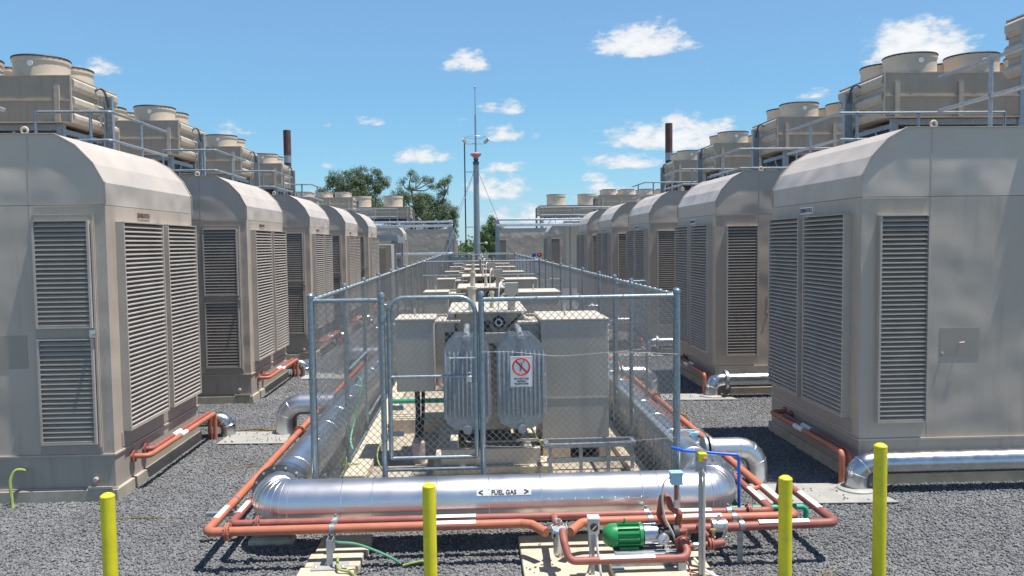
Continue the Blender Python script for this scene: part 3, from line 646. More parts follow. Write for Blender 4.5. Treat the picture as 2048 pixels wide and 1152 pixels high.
# ------------------------------------------------------------------ chain link fences
FH=2.42
def mesh_panel(p,a,b,z0,z1,pitch=.075,r=.0034):
    """diamond mesh between a and b (xy points)"""
    a=Vector((a[0],a[1],0)); b=Vector((b[0],b[1],0)); L_=(b-a).length; d=(b-a)/L_; h=z1-z0; m=MB(); nrm=Vector((-d.y,d.x,0))
    k=-int(h/pitch)-1
    n=int(L_/pitch)+1
    for i in range(-int(h/pitch)-1,n+1):
        for sg in (1,-1):
            u0=i*pitch; # line u=u0+t (t=z) or mirrored
            t0=max(0,-u0); t1=min(h,L_-u0)
            if t1-t0<.02: continue
            if sg>0: p0=(u0+t0,t0);p1=(u0+t1,t1)
            else: p0=(L_-u0-t0,t0);p1=(L_-u0-t1,t1)
            P0=a+d*p0[0]+Vector((0,0,z0+p0[1]))+nrm*.002*sg; P1=a+d*p1[0]+Vector((0,0,z0+p1[1]))+nrm*.002*sg
            dd=(P1-P0).normalized(); q=dd.cross(nrm).normalized()
            bidx=len(m.v)
            for e in (P0,P1): m.v+=[tuple(e+q*r),tuple(e-q*r*.5+nrm*r*.87),tuple(e-q*r*.5-nrm*r*.87)]
            for j in range(3): j2=(j+1)%3; m.f.append((bidx+j,bidx+j2,bidx+3+j2,bidx+3+j))
    o=part('chain_link_mesh',m,'wire',p); o['kind']='stuff'; return o
def post(p,x,y,z1=FH+.03,r=.03,z0=-.02):
    m=MB(); m.lathe([(r,0),(r,z1-z0),(r*1.12,z1-z0),(r*1.12,z1-z0+.03),(r*.7,z1-z0+.05)],(x,y,z0),(0,0,1),12); return part('post',m,'fence',p)
def rail(p,a,b,r=.022,name='rail'): return part(name,MB().tube([a,b],r,10),'fence',p)
def ties(p,a,b,z,n):
    m=MB(); a=Vector(a);b=Vector(b)
    for i in range(n):
        q=a.lerp(b,(i+.5)/n); m.torus((q.x,q.y,z),(b-a),.026,.003,10,4)
    part('tie_wire',m,'wire',p)
def fence(name,pts,lab,zr=(FH,.10),mid=None,group='chain link fences round the transformers',wires=True,r=.03):
    t=thing(name,(pts[0][0],pts[0][1],0),lab,'fence',group)
    for x,y in pts: post(t,x,y,r=r)
    a,b=pts[0],pts[-1]
    for z in zr: rail(t,(a[0],a[1],z),(b[0],b[1],z),.024 if z>1 else .02)
    if mid: rail(t,(a[0],a[1],mid),(b[0],b[1],mid),.018)
    for p,q in zip(pts,pts[1:]): mesh_panel(t,p,q,zr[-1],FH,.075 if p[1]<27 else .12,.0023 if p[1]<27 else .0024)
    n=int((Vector(b)-Vector(a)).length/.28); ties(t,(a[0],a[1],0),(b[0],b[1],0),FH,n)
    return t
XL,XR,YF=-1.71,2.15,8.4
fl=fence('chain_link_fence',[(XL,YF+.06),(XL,10.6),(XL,12.42),(XL,14.34),(XL,16.45),(XL,17.8),(XL,19.8),(XL,21.9),(XL,24.0),(XL,26.14)],'chain link fence running back along the left side of the compound')
m=MB(); 
for (y0,y1,z0,z1) in ((10.62,12.40,1.35,1.35),(12.44,14.3,.35,.35)): rail(fl,(XL+.03,y0,z0),(XL+.03,y1,z1),.018,'brace')
fence('chain_link_fence',[(XR,YF+.06),(XR,10.9),(XR,12.2),(XR,13.7),(XR,15.8),(XR,17.8),(XR,19.8),(XR,21.9),(XR,24.0),(XR,26.14)],'chain link fence running back along the right side of the compound')
ff=thing('chain_link_fence',(XL,YF,0),'front chain link fence of the compound either side of the gate','fence','chain link fences round the transformers')
for x in (XL,-.975,.065,XR): post(ff,x,YF,r=.034 if x in (XL,XR) else .03)
rail(ff,(XL,YF,FH),(-.975,YF,FH),.022); rail(ff,(.065,YF,FH-.01),(XR,YF,FH),.024)
rail(ff,(-.975,YF,.62),(.065,YF,.62),.022); rail(ff,(XL,YF,.10),(-.975,YF,.10),.02); rail(ff,(.065,YF,.10),(XR,YF,.10),.02)
mesh_panel(ff,(XL+.03,YF),(-1.005,YF),.1,FH); mesh_panel(ff,(.095,YF),(XR-.03,YF),.1,FH); mesh_panel(ff,(-.94,YF),(.03,YF),.1,.61)
ties(ff,(XL,YF,0),(-.97,YF,0),FH,3); ties(ff,(.07,YF,0),(XR,YF,0),FH,9)
m=MB(); m.tube(wob([(XL,YF-.035,1.62),(-1.3,YF-.01,1.6),(-1.0,YF-.03,1.61)]),.0014,4); m.tube(wob([(.06,YF-.035,1.86),(.4,YF-.01,1.85),(.9,YF-.01,1.80),(1.5,YF-.01,1.83),(XR,YF-.04,1.8)]),.0014,4); m.tube(wob([(.06,YF-.035,.86),(.5,YF-.01,.84),(1.3,YF-.01,.86),(XR,YF-.03,.9)]),.0014,4)
part('twisted_wire',m,'flange',ff)
gt=thing('compound_gate',(-.91,YF,0),'arched chain link gate with padlock at the front of the compound','gate')
gp=fillet([(-.905,YF,.74),(-.905,YF,2.44),(-.0,YF,2.44),(-.0,YF,.74)],[.17,.17],7)
part('gate_frame',MB().tube(gp,.024,12),'fence',gt); rail(gt,(-.905,YF,.74),(0,YF,.74),.02); rail(gt,(-.905,YF,1.605),(0,YF,1.605),.017)
mesh_panel(gt,(-.885,YF),(-.02,YF),.76,2.42)
m=MB(); m.tube([(-.28,YF-.02,1.80),(-.01,YF-.02,1.80)],.008,6); m.box(-.31,-.285,YF-.03,YF-.015,1.62,1.81); part('bolt_latch',m,'galv',gt)
pd=part('padlock',MB().box(-.10,-.045,YF-.045,YF-.02,1.55,1.61),'bolt',gt,.004); part('shackle',MB().torus((-.072,YF-.032,1.625),(0,1,0),.02,.005,14,6),'bolt',pd)
m=MB()
for zz in (.95,2.2): m.lathe([(.038,0),(.038,.05)],(-.975,YF,zz),(0,0,1),10); m.box(-.95,-.905,YF-.01,YF+.01,zz,zz+.04)
for zz in (1.02,1.30): m.box(-.90,-.77,YF+.01,YF+.03,zz-.05,zz)
part('hinge',m,'fence',gt)
fence('chain_link_fence',[(XL,26.2),(0.2,26.2),(XR,26.2)],'cross fence with mid rail behind the third transformer',mid=1.97)
fence('chain_link_fence',[(XL,y) for y in (26.35,28.4,30.6,32.9,35.2,37.5,39.7,41.9)],'farther chain link fence on the left beyond the cross fence',r=.032)
fence('chain_link_fence',[(XR,y) for y in (26.35,28.4,30.6,32.9,35.2,37.5,39.7,41.9)],'farther chain link fence on the right beyond the cross fence',r=.032)
fe=fence('chain_link_fence',[(XL,42.0),(-1.25,42),(-.25,42),(XR,42)],'far end fence of the compound with a round-topped gate',r=.04)
part('gate_frame',MB().tube(fillet([(-1.2,41.95,.2),(-1.2,41.95,2.5),(-.3,41.95,2.5),(-.3,41.95,.2)],.15),.03,8),'fence',fe)
part('panel',MB().box(-1.15,-.35,42.05,42.08,.9,2.3),'fence',fe)
fe=fence('chain_link_fence',[(-1.6,46.5),(.3,46.5),(2.0,46.5)],'rear fence behind the mast at the end of the yard',r=.04)
# side gates set open (posts doubled) on the right
m=MB()
sg=thing('side_gate',(XR+.25,12.2,0),'narrow gate leaf standing open on the right side fence','gate')
part('gate_frame',MB().tube(fillet([(XR+.03,12.2,.15),(XR+.03,12.2,2.38),(XR+.55,12.45,2.38),(XR+.55,12.45,.15)],.06),.02,8),'fence',sg)
mesh_panel(sg,(XR+.06,12.21),(XR+.53,12.44),.2,2.36); rail(sg,(XR+.03,12.2,1.3),(XR+.55,12.45,1.3),.016,'mid_rail')
# prohibition sign wired to the fence
sgn=thing('warning_sign',(.48,YF-.02,1.64),'white no-mobile-telephones sign with red ring wired to the front fence','sign')
part('sign_plate',MB().box(.360,.598,YF-.026,YF-.021,1.478,1.806),'white',sgn,.004)
m=MB(); m.torus((.479,YF-.0275,1.695),(0,1,0),.088,.0085,36,6); m.bar((.479-.058,YF-.0295,1.695+.060),(.479+.058,YF-.0295,1.695-.060),.006,.017); part('red_ring',m,'red',sgn)
m=MB(); y=YF-.0275
m.bar((.466,y,1.645),(.486,y,1.742),.004,.050)
m.box(.503,.511,y-.002,y+.002,1.74,1.775)
ph=part('handset_symbol',m,'black',sgn)
m=MB(); 
for i in range(3):
    for j in range(4): cx=.4675+.014*i-.0042*j; cz=1.704-.017*j; m.box(cx-.0045,cx+.0045,y-.004,y-.0025,cz-.005,cz+.005)
m.box(.470,.500,y-.004,y-.0025,1.720,1.736)
part('keypad',m,'white',ph)
m=MB()
for a,b in (((.456,1.64),(.446,1.61)),): pass
for x0,x1,z0,z1 in ((.364,.594,1.799,1.801),(.364,.594,1.482,1.484),(.3635,.3655,1.484,1.799),(.5925,.5945,1.484,1.799)): m.box(x0,x1,YF-.0272,YF-.0262,z0,z1)
part('border',m,'black',sgn)
for i,s_ in enumerate(('DO NOT USE','MOBILE','TELEPHONES')):
    link('lettering',text_mesh(s_,.026,'black',1.0),sgn,Vector((.479,YF-.028,1.566-.027*i))-Vector(sgn.location),(R(90),0,0))

# ------------------------------------------------------------------ big clad gas header
PZ,PR,PY=.465,.228,7.85
def seam_rings(parent,pts,r,w=.007,n=36,mat='clad2'):
    for p,d in pts: part('seam_band',MB().torus(p,d,r,w,n,5),mat,parent)
hp=thing('fuel_gas_header',(0,PY,0),'large silver clad FUEL GAS pipe crossing in front of the compound','pipe')
pts=fillet([(-2.02,8.24,PZ),(-2.02,PY,PZ),(2.42,PY,PZ),(2.42,8.22,PZ)],.35,8)
part('cladding',MB().tube(pts,PR,40),'clad',hp)
seam=[(pts[i],(pts[i+1]-pts[i-1]).normalized()) for i in range(1,len(pts)-1)]
seam+=[(Vector((x,PY,PZ)),Vector((1,0,0))) for x in (-1.32,-1.02,-.40,.11,.62,1.62,1.78,1.98)]
seam_rings(hp,seam,PR+.001,.0028)
for x0,x1,a in ((-1.32,-1.03,12),(-1.0,-.41,20),(-.39,.10,2),(.12,.60,14),(.64,1.60,14),(1.63,1.77,8)):
    ca,sa=math.cos(R(a)),math.sin(R(a)); yy=PY-ca*(PR+.003); zz=PZ+sa*(PR+.003)-.02
    m=MB(); m.bar((x0,yy,zz),(x1,yy,zz),.005,.008)
    k=x0+.05
    while k<x1: m.lathe([(.006,0),(.004,.004)],(k,yy-.003,zz+.012),(0,-1,.2),6); k+=.13
    part('lap_seam',m,'clad2',hp)
def arc_label(x0,x1,a0,a1,r,y,z,parent,mat='white',name='label'):
    m=MB(); n=8; rings=[]
    b=len(m.v)
    for i in range(n+1):
        a=R(a0+(a1-a0)*i/n)
        for x in (x0,x1): m.v.append((x,y-math.cos(a)*r,z+math.sin(a)*r))
    for i in range(n): m.f.append((b+2*i,b+2*i+1,b+2*i+3,b+2*i+2))
    return part(name,m,mat,parent)
lb=arc_label(-.01,.52,23,36,PR+.004,PY,PZ,hp,'labelg')
aa=R(30); rr=PR+.006
for s_,x,sz in (('FUEL GAS',.255,.060),('<',.03,.09),('>',.475,.09)):
    link('lettering',text_mesh(s_,sz,'black',.95),lb,Vector((x,PY-math.cos(aa)*rr,PZ+math.sin(aa)*rr))-off(lb),(R(90)-aa,0,0))
part('flange',MB().lathe([(PR+.065,0),(PR+.065,.03)],(-2.02,8.2,PZ),(0,1,0),40),'flange',hp)
part('flange',MB().lathe([(PR+.065,0),(PR+.065,.03)],(2.42,8.18,PZ),(0,1,0),40),'galv',hp)
m=MB()
for x,y in ((-2.02,8.2),(2.42,8.18)):
    for k in range(14): a=2*math.pi*k/14; m.lathe([(.013,0),(.013,.018)],(x+math.cos(a)*(PR+.040),y,PZ+math.sin(a)*(PR+.040)),(0,-1,0),6)
part('flange_bolt',m,'bolt',hp)
# side runs
for s,x,y0,lab in ((-1,-2.02,8.25,'long silver clad gas pipe running back left of the fence'),(1,2.42,8.23,'long silver clad gas pipe running back right of the fence')):
    t=thing('gas_main',(x,y0,0),lab,'pipe','clad gas mains beside the fence')
    part('cladding',MB().tube([(x,y0,PZ),(x,38,PZ)],PR,36),'clad',t)
    seam_rings(t,[(Vector((x,y,PZ)),Vector((0,1,0))) for y in [y0+.9*k+.5 for k in range(24)]],PR+.001,.004,30)
    m=MB()
    for y in (9.6,12.5,15.4,18.3,21.2,24.1): m.box(x-.2,x+.2,y-.05,y+.05,0,PZ-PR+.01)
    part('saddle',m,'galv',t)
    # branches to each enclosure with valve and elbow down
    for k in range(5):
        yb=(12.75 if s<0 else 9.6)+5.8*k
        if s<0: bp=fillet([(x-.15,yb,PZ+.02),(x-1.0,yb,PZ+.02),(x-1.0,yb,-.02)],.38,5); br=.165
        else: bp=fillet([(x+.42,yb,.44),(x+1.02,yb,.44),(x+1.02,yb,-.02)],.30,5); br=.135
        bo=part('branch_pipe',MB().tube(bp,br,24),'clad',t); seam_rings(bo,[(bp[i],bp[i+1]-bp[i-1]) for i in range(1,len(bp)-1,2)],br+.001,.0028,24)
        if s>0:
            m=MB(); m.lathe([(.16,0),(.16,.03)],(x+.36,yb,.44),(1,0,0),20); m.lathe([(.16,0),(.16,.03)],(x+.42,yb,.44),(1,0,0),20); part('branch_flange',m,'galv',bo)
            m=MB(); m.box(x+.20,x+.29,yb-.09,yb+.09,.36,.54); m.lathe([(.05,0),(.05,.09),(.07,.09),(.07,.12)],(x+.24,yb,.54),(0,0,1),14); m.bar((x+.26,yb,.68),(x-.22,yb-.06,.69),.03,.015); part('valve',m,'lblue',bo)
# cable ladder strip on the right run beside the fence
m=MB(); m.box(2.165,2.178,8.6,26,.70,.78); m.box(2.178,2.24,8.6,26,.775,.78)
for y in [8.7+.45*k for k in range(38)]: m.box(2.165,2.177,y,y+.03,.02,.70)
solo('cable_ladder',m,'galv',(2.25,8.6,0),'galvanised cable ladder edge running back beside the right fence','cable ladder')

# ------------------------------------------------------------------ orange and maroon pipes
def pipe(name,pts,r,mat,lab,rad=.06,flanges=(),labels=(),group='painted water and oil pipes',seg=5,clips=()):
    t=thing(name,pts[0],lab,'pipe',group); p=fillet(pts,rad,seg) if len(pts)>2 else pts
    part('pipe_run',MB().tube(p,r,16),mat,t)
    if flanges:
        m=MB(); b=MB()
        for c,d in flanges:
            d=Vector(d).normalized(); c=Vector(c); m.lathe([(r*1.95,-.016),(r*1.95,-.002)],c,d,20); m.lathe([(r*1.95,.002),(r*1.95,.016)],c,d,20)
            up=Vector((0,0,1)); u=d.cross(up).normalized()
            for k in range(6): a=k*math.pi/3; q=c+(u*math.cos(a)+up*math.sin(a))*r*1.6; b.tube([q-d*.03,q+d*.03],.006,6)
        part('flange',m,mat,t); part('flange_bolt',b,'bolt',t)
    for a,b_ in labels:
        a=Vector(a);b_=Vector(b_); m=MB(); d=(b_-a); up=Vector((0,0,1)); u=d.cross(up).normalized(); n=6; rings=[]; bi=len(m.v)
        for i in range(n+1):
            an=R(35+75*i/n) if abs(d.x)>abs(d.y) else R(50+85*i/n)
            sd=u if abs(d.x)>abs(d.y) else (u)
            o_=(-(Vector((0,1,0)))*math.cos(an)+up*math.sin(an)) if abs(d.x)>abs(d.y) else (Vector((1,0,0))*math.cos(an)+up*math.sin(an))
            m.v+=[tuple(a+o_*(r+.002)),tuple(b_+o_*(r+.002))]
        for i in range(n): m.f.append((bi+2*i,bi+2*i+1,bi+2*i+3,bi+2*i+2))
        part('pipe_label',m,'white',t)
    if clips:
        m=MB()
        for c,d in clips: m.lathe([(r*1.12,-.012),(r*1.12,.012)],c,d,16); m.box(c[0]-.008,c[0]+.008,c[1]-.008,c[1]+.008,c[2]-.2,c[2]-r)
        part('clip',m,'galv',t)
    return t
Z=.38
pipe('orange_pipe',[(.62,7.14,.36),(.50,7.30,Z),(.40,7.34,Z),(-2.50,7.34,Z),(-2.50,30,Z)],.042,'orange','orange pipe from the strainer to the left corner and back beside the left main',.07,[((-2.30,7.34,Z),(1,0,0)),((-2.50,11.3,Z),(0,1,0))],[((-2.50,7.62,Z),(-2.50,7.98,Z)),((-.42,7.34,Z),(-.02,7.34,Z))],clips=[((-2.5,8.25,Z),(0,1,0)),((-2.5,11.0,Z),(0,1,0)),((-2.5,14.0,Z),(0,1,0))])
pipe('maroon_pipe',[(2.85,30,Z),(2.85,7.50,Z),(-2.33,7.54,Z),(-2.33,30,Z)],.038,'maroon','long dark red pipe running right round the front of the clad header',.07,[((-2.08,7.538,Z),(1,0,0)),((2.62,7.502,Z),(1,0,0))],[((-2.33,7.78,Z),(-2.33,8.12,Z)),((-.42,7.52,Z),(-.02,7.52,Z)),((1.85,7.51,Z),(2.25,7.505,Z)),((2.85,7.72,Z),(2.85,8.15,Z))],clips=[((2.85,8.75,Z),(0,1,0))])
pipe('orange_pipe',[(.84,7.14,.36),(.96,7.30,Z),(1.06,7.34,Z),(3.02,7.34,Z),(3.02,30,Z)],.042,'orange','orange pipe from the strainer to the right corner and back beside the right main',.07,[((3.02,13.2,Z),(0,1,0))],[((1.85,7.34,Z),(2.3,7.34,Z)),((3.02,7.75,Z),(3.02,8.2,Z))],clips=[((3.02,8.95,Z),(0,1,0)),((3.02,11.5,Z),(0,1,0))])
pipe('maroon_pipe',[(1.78,7.13,.36),(3.31,7.13,Z),(3.31,8.45,Z),(3.31,8.6,-.02)],.042,'maroon','dark red pipe from the valve group making the outermost right corner',.07,[],[((2.58,7.13,Z),(3.05,7.13,Z)),((3.31,7.45,Z),(3.31,7.95,Z))])
part('branch_tee',MB().tube([(3.02,8.25,Z),(2.85,8.15,Z)],.025,8),'orange',[o for o in COL.objects if o.get('label','').startswith('orange pipe from the strainer to the right')][0])
# stub from the maroon run into the strainer
# clamp stands
def stand(x,y,lab,ys=(7.34,7.52)):
    t=thing('pipe_stand',(x,y,.08),lab,'pipe support','pipe stands'); 
    m=MB(); m.box(x-.16,x+.16,y-.10,y+.08,.081,.095); part('base_plate',m,'plate',t,.002)
    m=MB(); m.box(x-.028,x+.028,y-.02,y-.01,.096,.33); m.box(x-.028,x-.02,y-.009,y+.16,.20,.33); m.box(x+.02,x+.028,y-.009,y+.16,.20,.33); part('upright',m,'galv',t)
    m=MB()
    for yy in ys:
        m.lathe([(.048,-.022),(.048,.022)],(x,yy,Z),(1,0,0),18); m.lathe([(.014,0),(.014,.025)],(x,yy+.01,Z+.047),(0,0,1),6)
    part('strap',m,'galv',t)
    m=MB(); bolts(m,[(x-.12,y-.05,.096),(x+.12,y-.05,.096)],(0,0,1),.013); part('anchor_bolt',m,'bolt',t)
stand(-1.35,7.20,'galvanised clamp stand on concrete pavers under the two pipes at left')
stand(1.62,7.28,'galvanised clamp stand on the pad behind the green motor')
t=thing('pipe_stand',(2.42,7.3,0),'slim galvanised clamp strap near the clamped valve at right','pipe support','pipe stands')
m=MB()
for yy in (7.13,7.34,7.50): m.lathe([(.048,-.022),(.048,.022)],(2.42,yy,Z),(1,0,0),18); m.lathe([(.014,0),(.014,.025)],(2.42,yy+.01,Z+.047),(0,0,1),6)
part('strap',m,'galv',t); part('upright',MB().box(2.395,2.445,7.15,7.16,0,.335).box(2.395,2.445,7.16,7.56,.315,.33),'galv',t)
for i,(y0,y1,lab) in enumerate(((6.78,7.20,'front concrete paver under the left pipe stand'),(7.22,7.55,'middle concrete paver under the left pipe stand'),(7.57,8.0,'rear concrete paver half under the clad header'))):
    solo('paver',MB().box(-1.62+.03*i,-1.12+.03*i,y0,y1,-.02,.08),'concw',(-1.35,y0,0),lab,'paver','concrete pavers under the pipe stand',.012)
solo('paver',MB().box(-2.3,-1.85,7.95,8.2,-.02,.06),'concw',(-2.1,8.0,0),'concrete paver under the left elbow of the clad header','paver','concrete pavers under the pipe stand',.012)
t=thing('elbow_support',(-2.3,8.1,0),'dark steel bracket holding the left elbow of the clad header','pipe support')
m=MB(); m.box(-2.28,-2.0,8.10,8.14,.06,.28); m.box(-2.75,-2.4,8.08,8.14,.27,.31); part('web',m,'galv',t)
part('foot_plate',MB().box(-2.28,-1.9,7.98,8.15,.061,.075),'plate',t)

# ------------------------------------------------------------------ pump pad and pump skid
struct('equipment_pad',MB().box(.40,2.08,5.9,7.85,-.02,.075),'concw',(0,0,0),.012)
struct('pump_plinth',MB().box(1.16,1.80,6.45,6.95,.076,.16),'concw',(0,0,0),.02)
solo('channel_base',MB().box(1.20,1.80,6.80,6.84,.161,.27).box(1.20,1.80,6.84,6.98,.25,.27).box(1.15,1.26,6.70,6.799,.161,.175).box(1.16,1.25,6.785,6.799,.176,.25),'galv',(1.5,6.8,.16),'folded galvanised channel carrying the green pump motor','pump base',bevel=.003)
pm_=thing('pump_motor',(1.3,6.98,.38),'green finned electric pump motor with silver coupling guard','pump')
mx_,my,mz,mr_=1.12,6.98,.375,.10
part('motor_shell',MB().lathe([(.02,-.01),(.06,0),(.092,.03),(.105,.07),(.105,.115),(.094,.12),(.094,.31),(.108,.315),(.108,.345),(.07,.35)],(mx_,my,mz),(1,0,0),28),'green',pm_)
for k in range(14):
    a=2*math.pi*k/14; c=Vector((0,math.cos(a),math.sin(a)))
    f=MB(); f.bar(Vector((mx_+.125,my,mz))+c*.103,Vector((mx_+.308,my,mz))+c*.103,.006,.02) if False else None
    u=Vector((0,-math.sin(a),math.cos(a))); b0=Vector((mx_+.122,my,mz)); b1=Vector((mx_+.31,my,mz)); bi=len(f.v)
    for e in (b0,b1): f.v+=[tuple(e+c*.09+u*.004),tuple(e+c*.09-u*.004),tuple(e+c*.114-u*.003),tuple(e+c*.114+u*.003)]
    f.f+=[tuple(bi+i for i in q) for q in ((0,1,2,3),(7,6,5,4),(0,4,5,1),(1,5,6,2),(2,6,7,3),(3,7,4,0))]
    part('cooling_fin',f,'green',pm_)
part('lifting_eye',MB().torus((mx_+.19,my,mz+.135),(1,0,.0),.018,.006,14,6),'green',pm_)
part('motor_foot',MB().box(mx_+.13,mx_+.30,my-.09,my+.09,.271,.295),'green',pm_)
part('coupling_guard',MB().lathe([(.09,0),(.098,.005),(.098,.125),(.09,.13)],(mx_+.351,my,mz),(1,0,0),28),'clad3',pm_)
part('pump_head',MB().lathe([(.05,0),(.085,.01),(.085,.05),(.06,.06),(.06,.13),(.09,.14),(.09,.19),(.05,.2)],(mx_+.482,my,mz),(1,0,0),24),'rubber',pm_)
pgx,pgy,pgz=1.632,6.84,.375
g_=thing('pressure_gauge',(pgx,pgy,pgz),'round white-faced pressure gauge beside the silver coupling guard','gauge')
part('case',MB().lathe([(.047,0),(.052,.005),(.052,.03),(.047,.034)],(pgx,pgy+.03,pgz),(0,-1,0),28),'bolt',g_)
part('dial',MB().lathe([(.043,0),(.043,.0015)],(pgx,pgy-.0045,pgz),(0,-1,0),28),'white',g_)
part('needle',MB().bar((pgx-.02,pgy-.008,pgz-.02),(pgx+.026,pgy-.008,pgz+.026),.002,.004),'black',g_)
m=MB()
for k in range(9): a=R(-45+33.75*k); m.bar((pgx+.033*math.cos(a),pgy-.0075,pgz+.033*math.sin(a)),(pgx+.040*math.cos(a),pgy-.0075,pgz+.040*math.sin(a)),.0015,.003)
part('tick_mark',m,'black',g_)
part('stem',MB().tube([(pgx,pgy+.02,pgz-.05),(pgx,pgy+.02,.285)],.010,8),'rubber',g_)
# suction line low in front
mp_=thing('pump_suction_pipe',(.8,6.75,.27),'low dark red pipe in front of the green motor with long white label','pipe')
part('pipe_run',MB().tube(fillet([(.745,6.93,.45),(.745,6.80,.40),(.78,6.70,.265),(1.78,6.70,.265),(1.82,6.74,.30),(1.80,6.85,.37)],.07,4),.034,16),'maroon',mp_)
m=MB(); bi=0
for i in range(7):
    an=R(35+75*i/6)
    for x in (1.04,1.52): m.v.append((x,6.70-math.cos(an)*.036,.265+math.sin(an)*.036))
for i in range(6): m.f.append((2*i,2*i+1,2*i+3,2*i+2))
part('pipe_label',m,'white',mp_)
part('leg',MB().box(1.72,1.79,6.68,6.75,.161,.232),'galv',mp_)
# valve group
vg=thing('valve_manifold',(1.78,6.95,.3),'dark red pipe and valve group rising beside the pump','valve')
part('riser',MB().tube(fillet([(1.80,7.0,.43),(1.80,7.0,.50),(1.815,6.98,.56),(1.74,7.02,.60),(1.71,7.05,.70),(1.68,7.10,.68),(1.66,7.13,.50),(1.72,7.13,.38)],.04,4),.030,14),'maroon2',vg)
m=MB(); m.lathe([(.075,0),(.075,.022)],(1.80,6.98,.40),(0,0,1),24); m.lathe([(.075,0),(.075,.02)],(1.80,6.98,.37),(0,0,1),24); m.lathe([(.05,0),(.05,.05)],(1.80,6.98,.32),(0,0,1),20)
m.lathe([(.07,0),(.07,.02)],(1.80,6.86,.33),(0,-1,0),24); part('flange',m,'maroon2',vg)
m=MB(); m.lathe([(.06,0),(.075,.04),(.075,.1),(.05,.13)],(1.84,7.02,.31),(0.3,1,0),20); m.lathe([(.065,0),(.065,.015)],(1.80,6.98,.391),(0,0,1),20); part('valve_body',m,'clad3',vg)
part('side_arm',MB().tube([(1.80,6.85,.30),(2.06,6.88,.31)],.026,12),'maroon2',vg)
part('union',MB().lathe([(.03,0),(.03,.05)],(1.90,6.863,.304),(1,.1,0),14),'bolt',vg)
m=MB(); m.lathe([(.055,0),(.055,.018)],(2.04,6.88,.31),(1,0,0),20); m.lathe([(.055,0),(.055,.018)],(2.065,6.88,.31),(1,0,0),20); m.lathe([(.03,0),(.035,.06),(.03,.10)],(2.083,6.88,.31),(1,.1,.05),14); part('end_flange',m,'maroon2',vg)
part('riser_arm',MB().tube(fillet([(2.02,7.12,.39),(2.00,6.98,.42),(2.05,6.94,.36),(2.09,6.90,.33)],.03),.024,12),'maroon2',vg)
part('tap',MB().lathe([(.012,0),(.012,.05),(.028,.05),(.028,.065)],(2.09,6.90,.37),(0,0,1),12),'brass',vg)
m=MB(); bolts(m,[(1.80+.06*math.cos(k*math.pi/3),6.98+.06*math.sin(k*math.pi/3),.422) for k in range(6)],(0,0,1),.008); part('stud',m,'bolt',vg)
part('leg',MB().box(1.74,1.83,6.86,6.90,.161,.27),'galv',vg)
# blue actuator box with grey flex
ab=thing('actuator_box',(1.77,6.97,.88),'pale blue junction box on a stem above the valve group','junction box')
part('box',MB().box(1.72,1.825,6.92,7.01,.835,.935),'lblue',ab,.006); part('box_lid',MB().box(1.715,1.83,6.915,7.015,.936,.945),'lblue',ab)
m=MB(); m.box(1.755,1.80,6.95,6.98,.62,.834); part('stem',m,'grey',ab); part('mounting',MB().lathe([(.014,0),(.014,.12)],(1.765,6.94,.70),(0,0,1),10),'maroon2',ab)
part('flex_conduit',MB().tube(wob([(1.72,6.95,.90),(1.66,6.94,.86),(1.64,6.93,.72),(1.66,6.92,.55),(1.72,6.9,.42),(1.75,6.9,.34)]),.010,8),'grey',ab)
# Clamped coupling on the right hand pipe
cc_=thing('pipe_coupling',(2.21,7.13,Z),'silver grooved clamp coupling on the right hand red pipe','coupling')
part('shell',MB().lathe([(.05,-.07),(.066,-.065),(.066,-.04),(.058,-.035),(.058,.035),(.066,.04),(.066,.065),(.05,.07)],(2.21,7.13,Z),(1,0,0),24),'bolt',cc_)
m=MB(); m.tube([(2.19,7.08,Z+.08),(2.24,7.18,Z+.09)],.006,6); m.lathe([(.012,0),(.012,.05)],(2.21,7.13,Z+.05),(0,0,1),8); m.tube([(2.16,7.08,Z-.09),(2.16,7.12,Z-.05)],.01,6); m.tube([(2.26,7.08,Z-.09),(2.26,7.12,Z-.05)],.01,6); part('clamp_screw',m,'bolt',cc_)
# strainer
st=thing('strainer',(.725,7.02,.2),'weathered steel strainer pot between the two orange pipes','strainer')
part('pot',MB().lathe([(.01,0),(.04,.01),(.055,.03),(.058,.06),(.058,.24),(.05,.25)],(.725,6.98,.19),(0,0,1),24),'clad3',st)
part('lid_ring',MB().torus((.725,6.98,.445),(0,0,1),.062,.014,24,8),'lblue',st)
part('lid',MB().lathe([(.062,0),(.055,.015),(.02,.03)],(.725,6.98,.445),(0,0,1),24),'plate',st)
m=MB(); m.bar((.655,6.95,.43),(.795,6.95,.43),.05,.012); m.box(.655,.665,6.93,7.04,.38,.47); m.box(.785,.795,6.93,7.04,.38,.47); m.tube([(.725,6.98,.46),(.725,6.98,.54)],.010,8); part('clamp_yoke',m,'plate',st)
part('inlet',MB().tube(fillet([(.725,7.50,Z),(.725,7.25,Z+.02),(.725,7.05,.44)],.06),.035,14),'maroon',st)
m=MB(); m.lathe([(.045,0),(.045,.03)],(.725,7.20,.42),(0,-1,.1),18); m.tube([(.70,7.16,.47),(.75,7.16,.47)],.008,6)
for a in range(6): m.lathe([(.008,0),(.008,.03)],(.725+.05*math.cos(a),7.1,.44+.05*math.sin(a)),(0,-1,0),6)
part('coupling',m,'bolt',st)
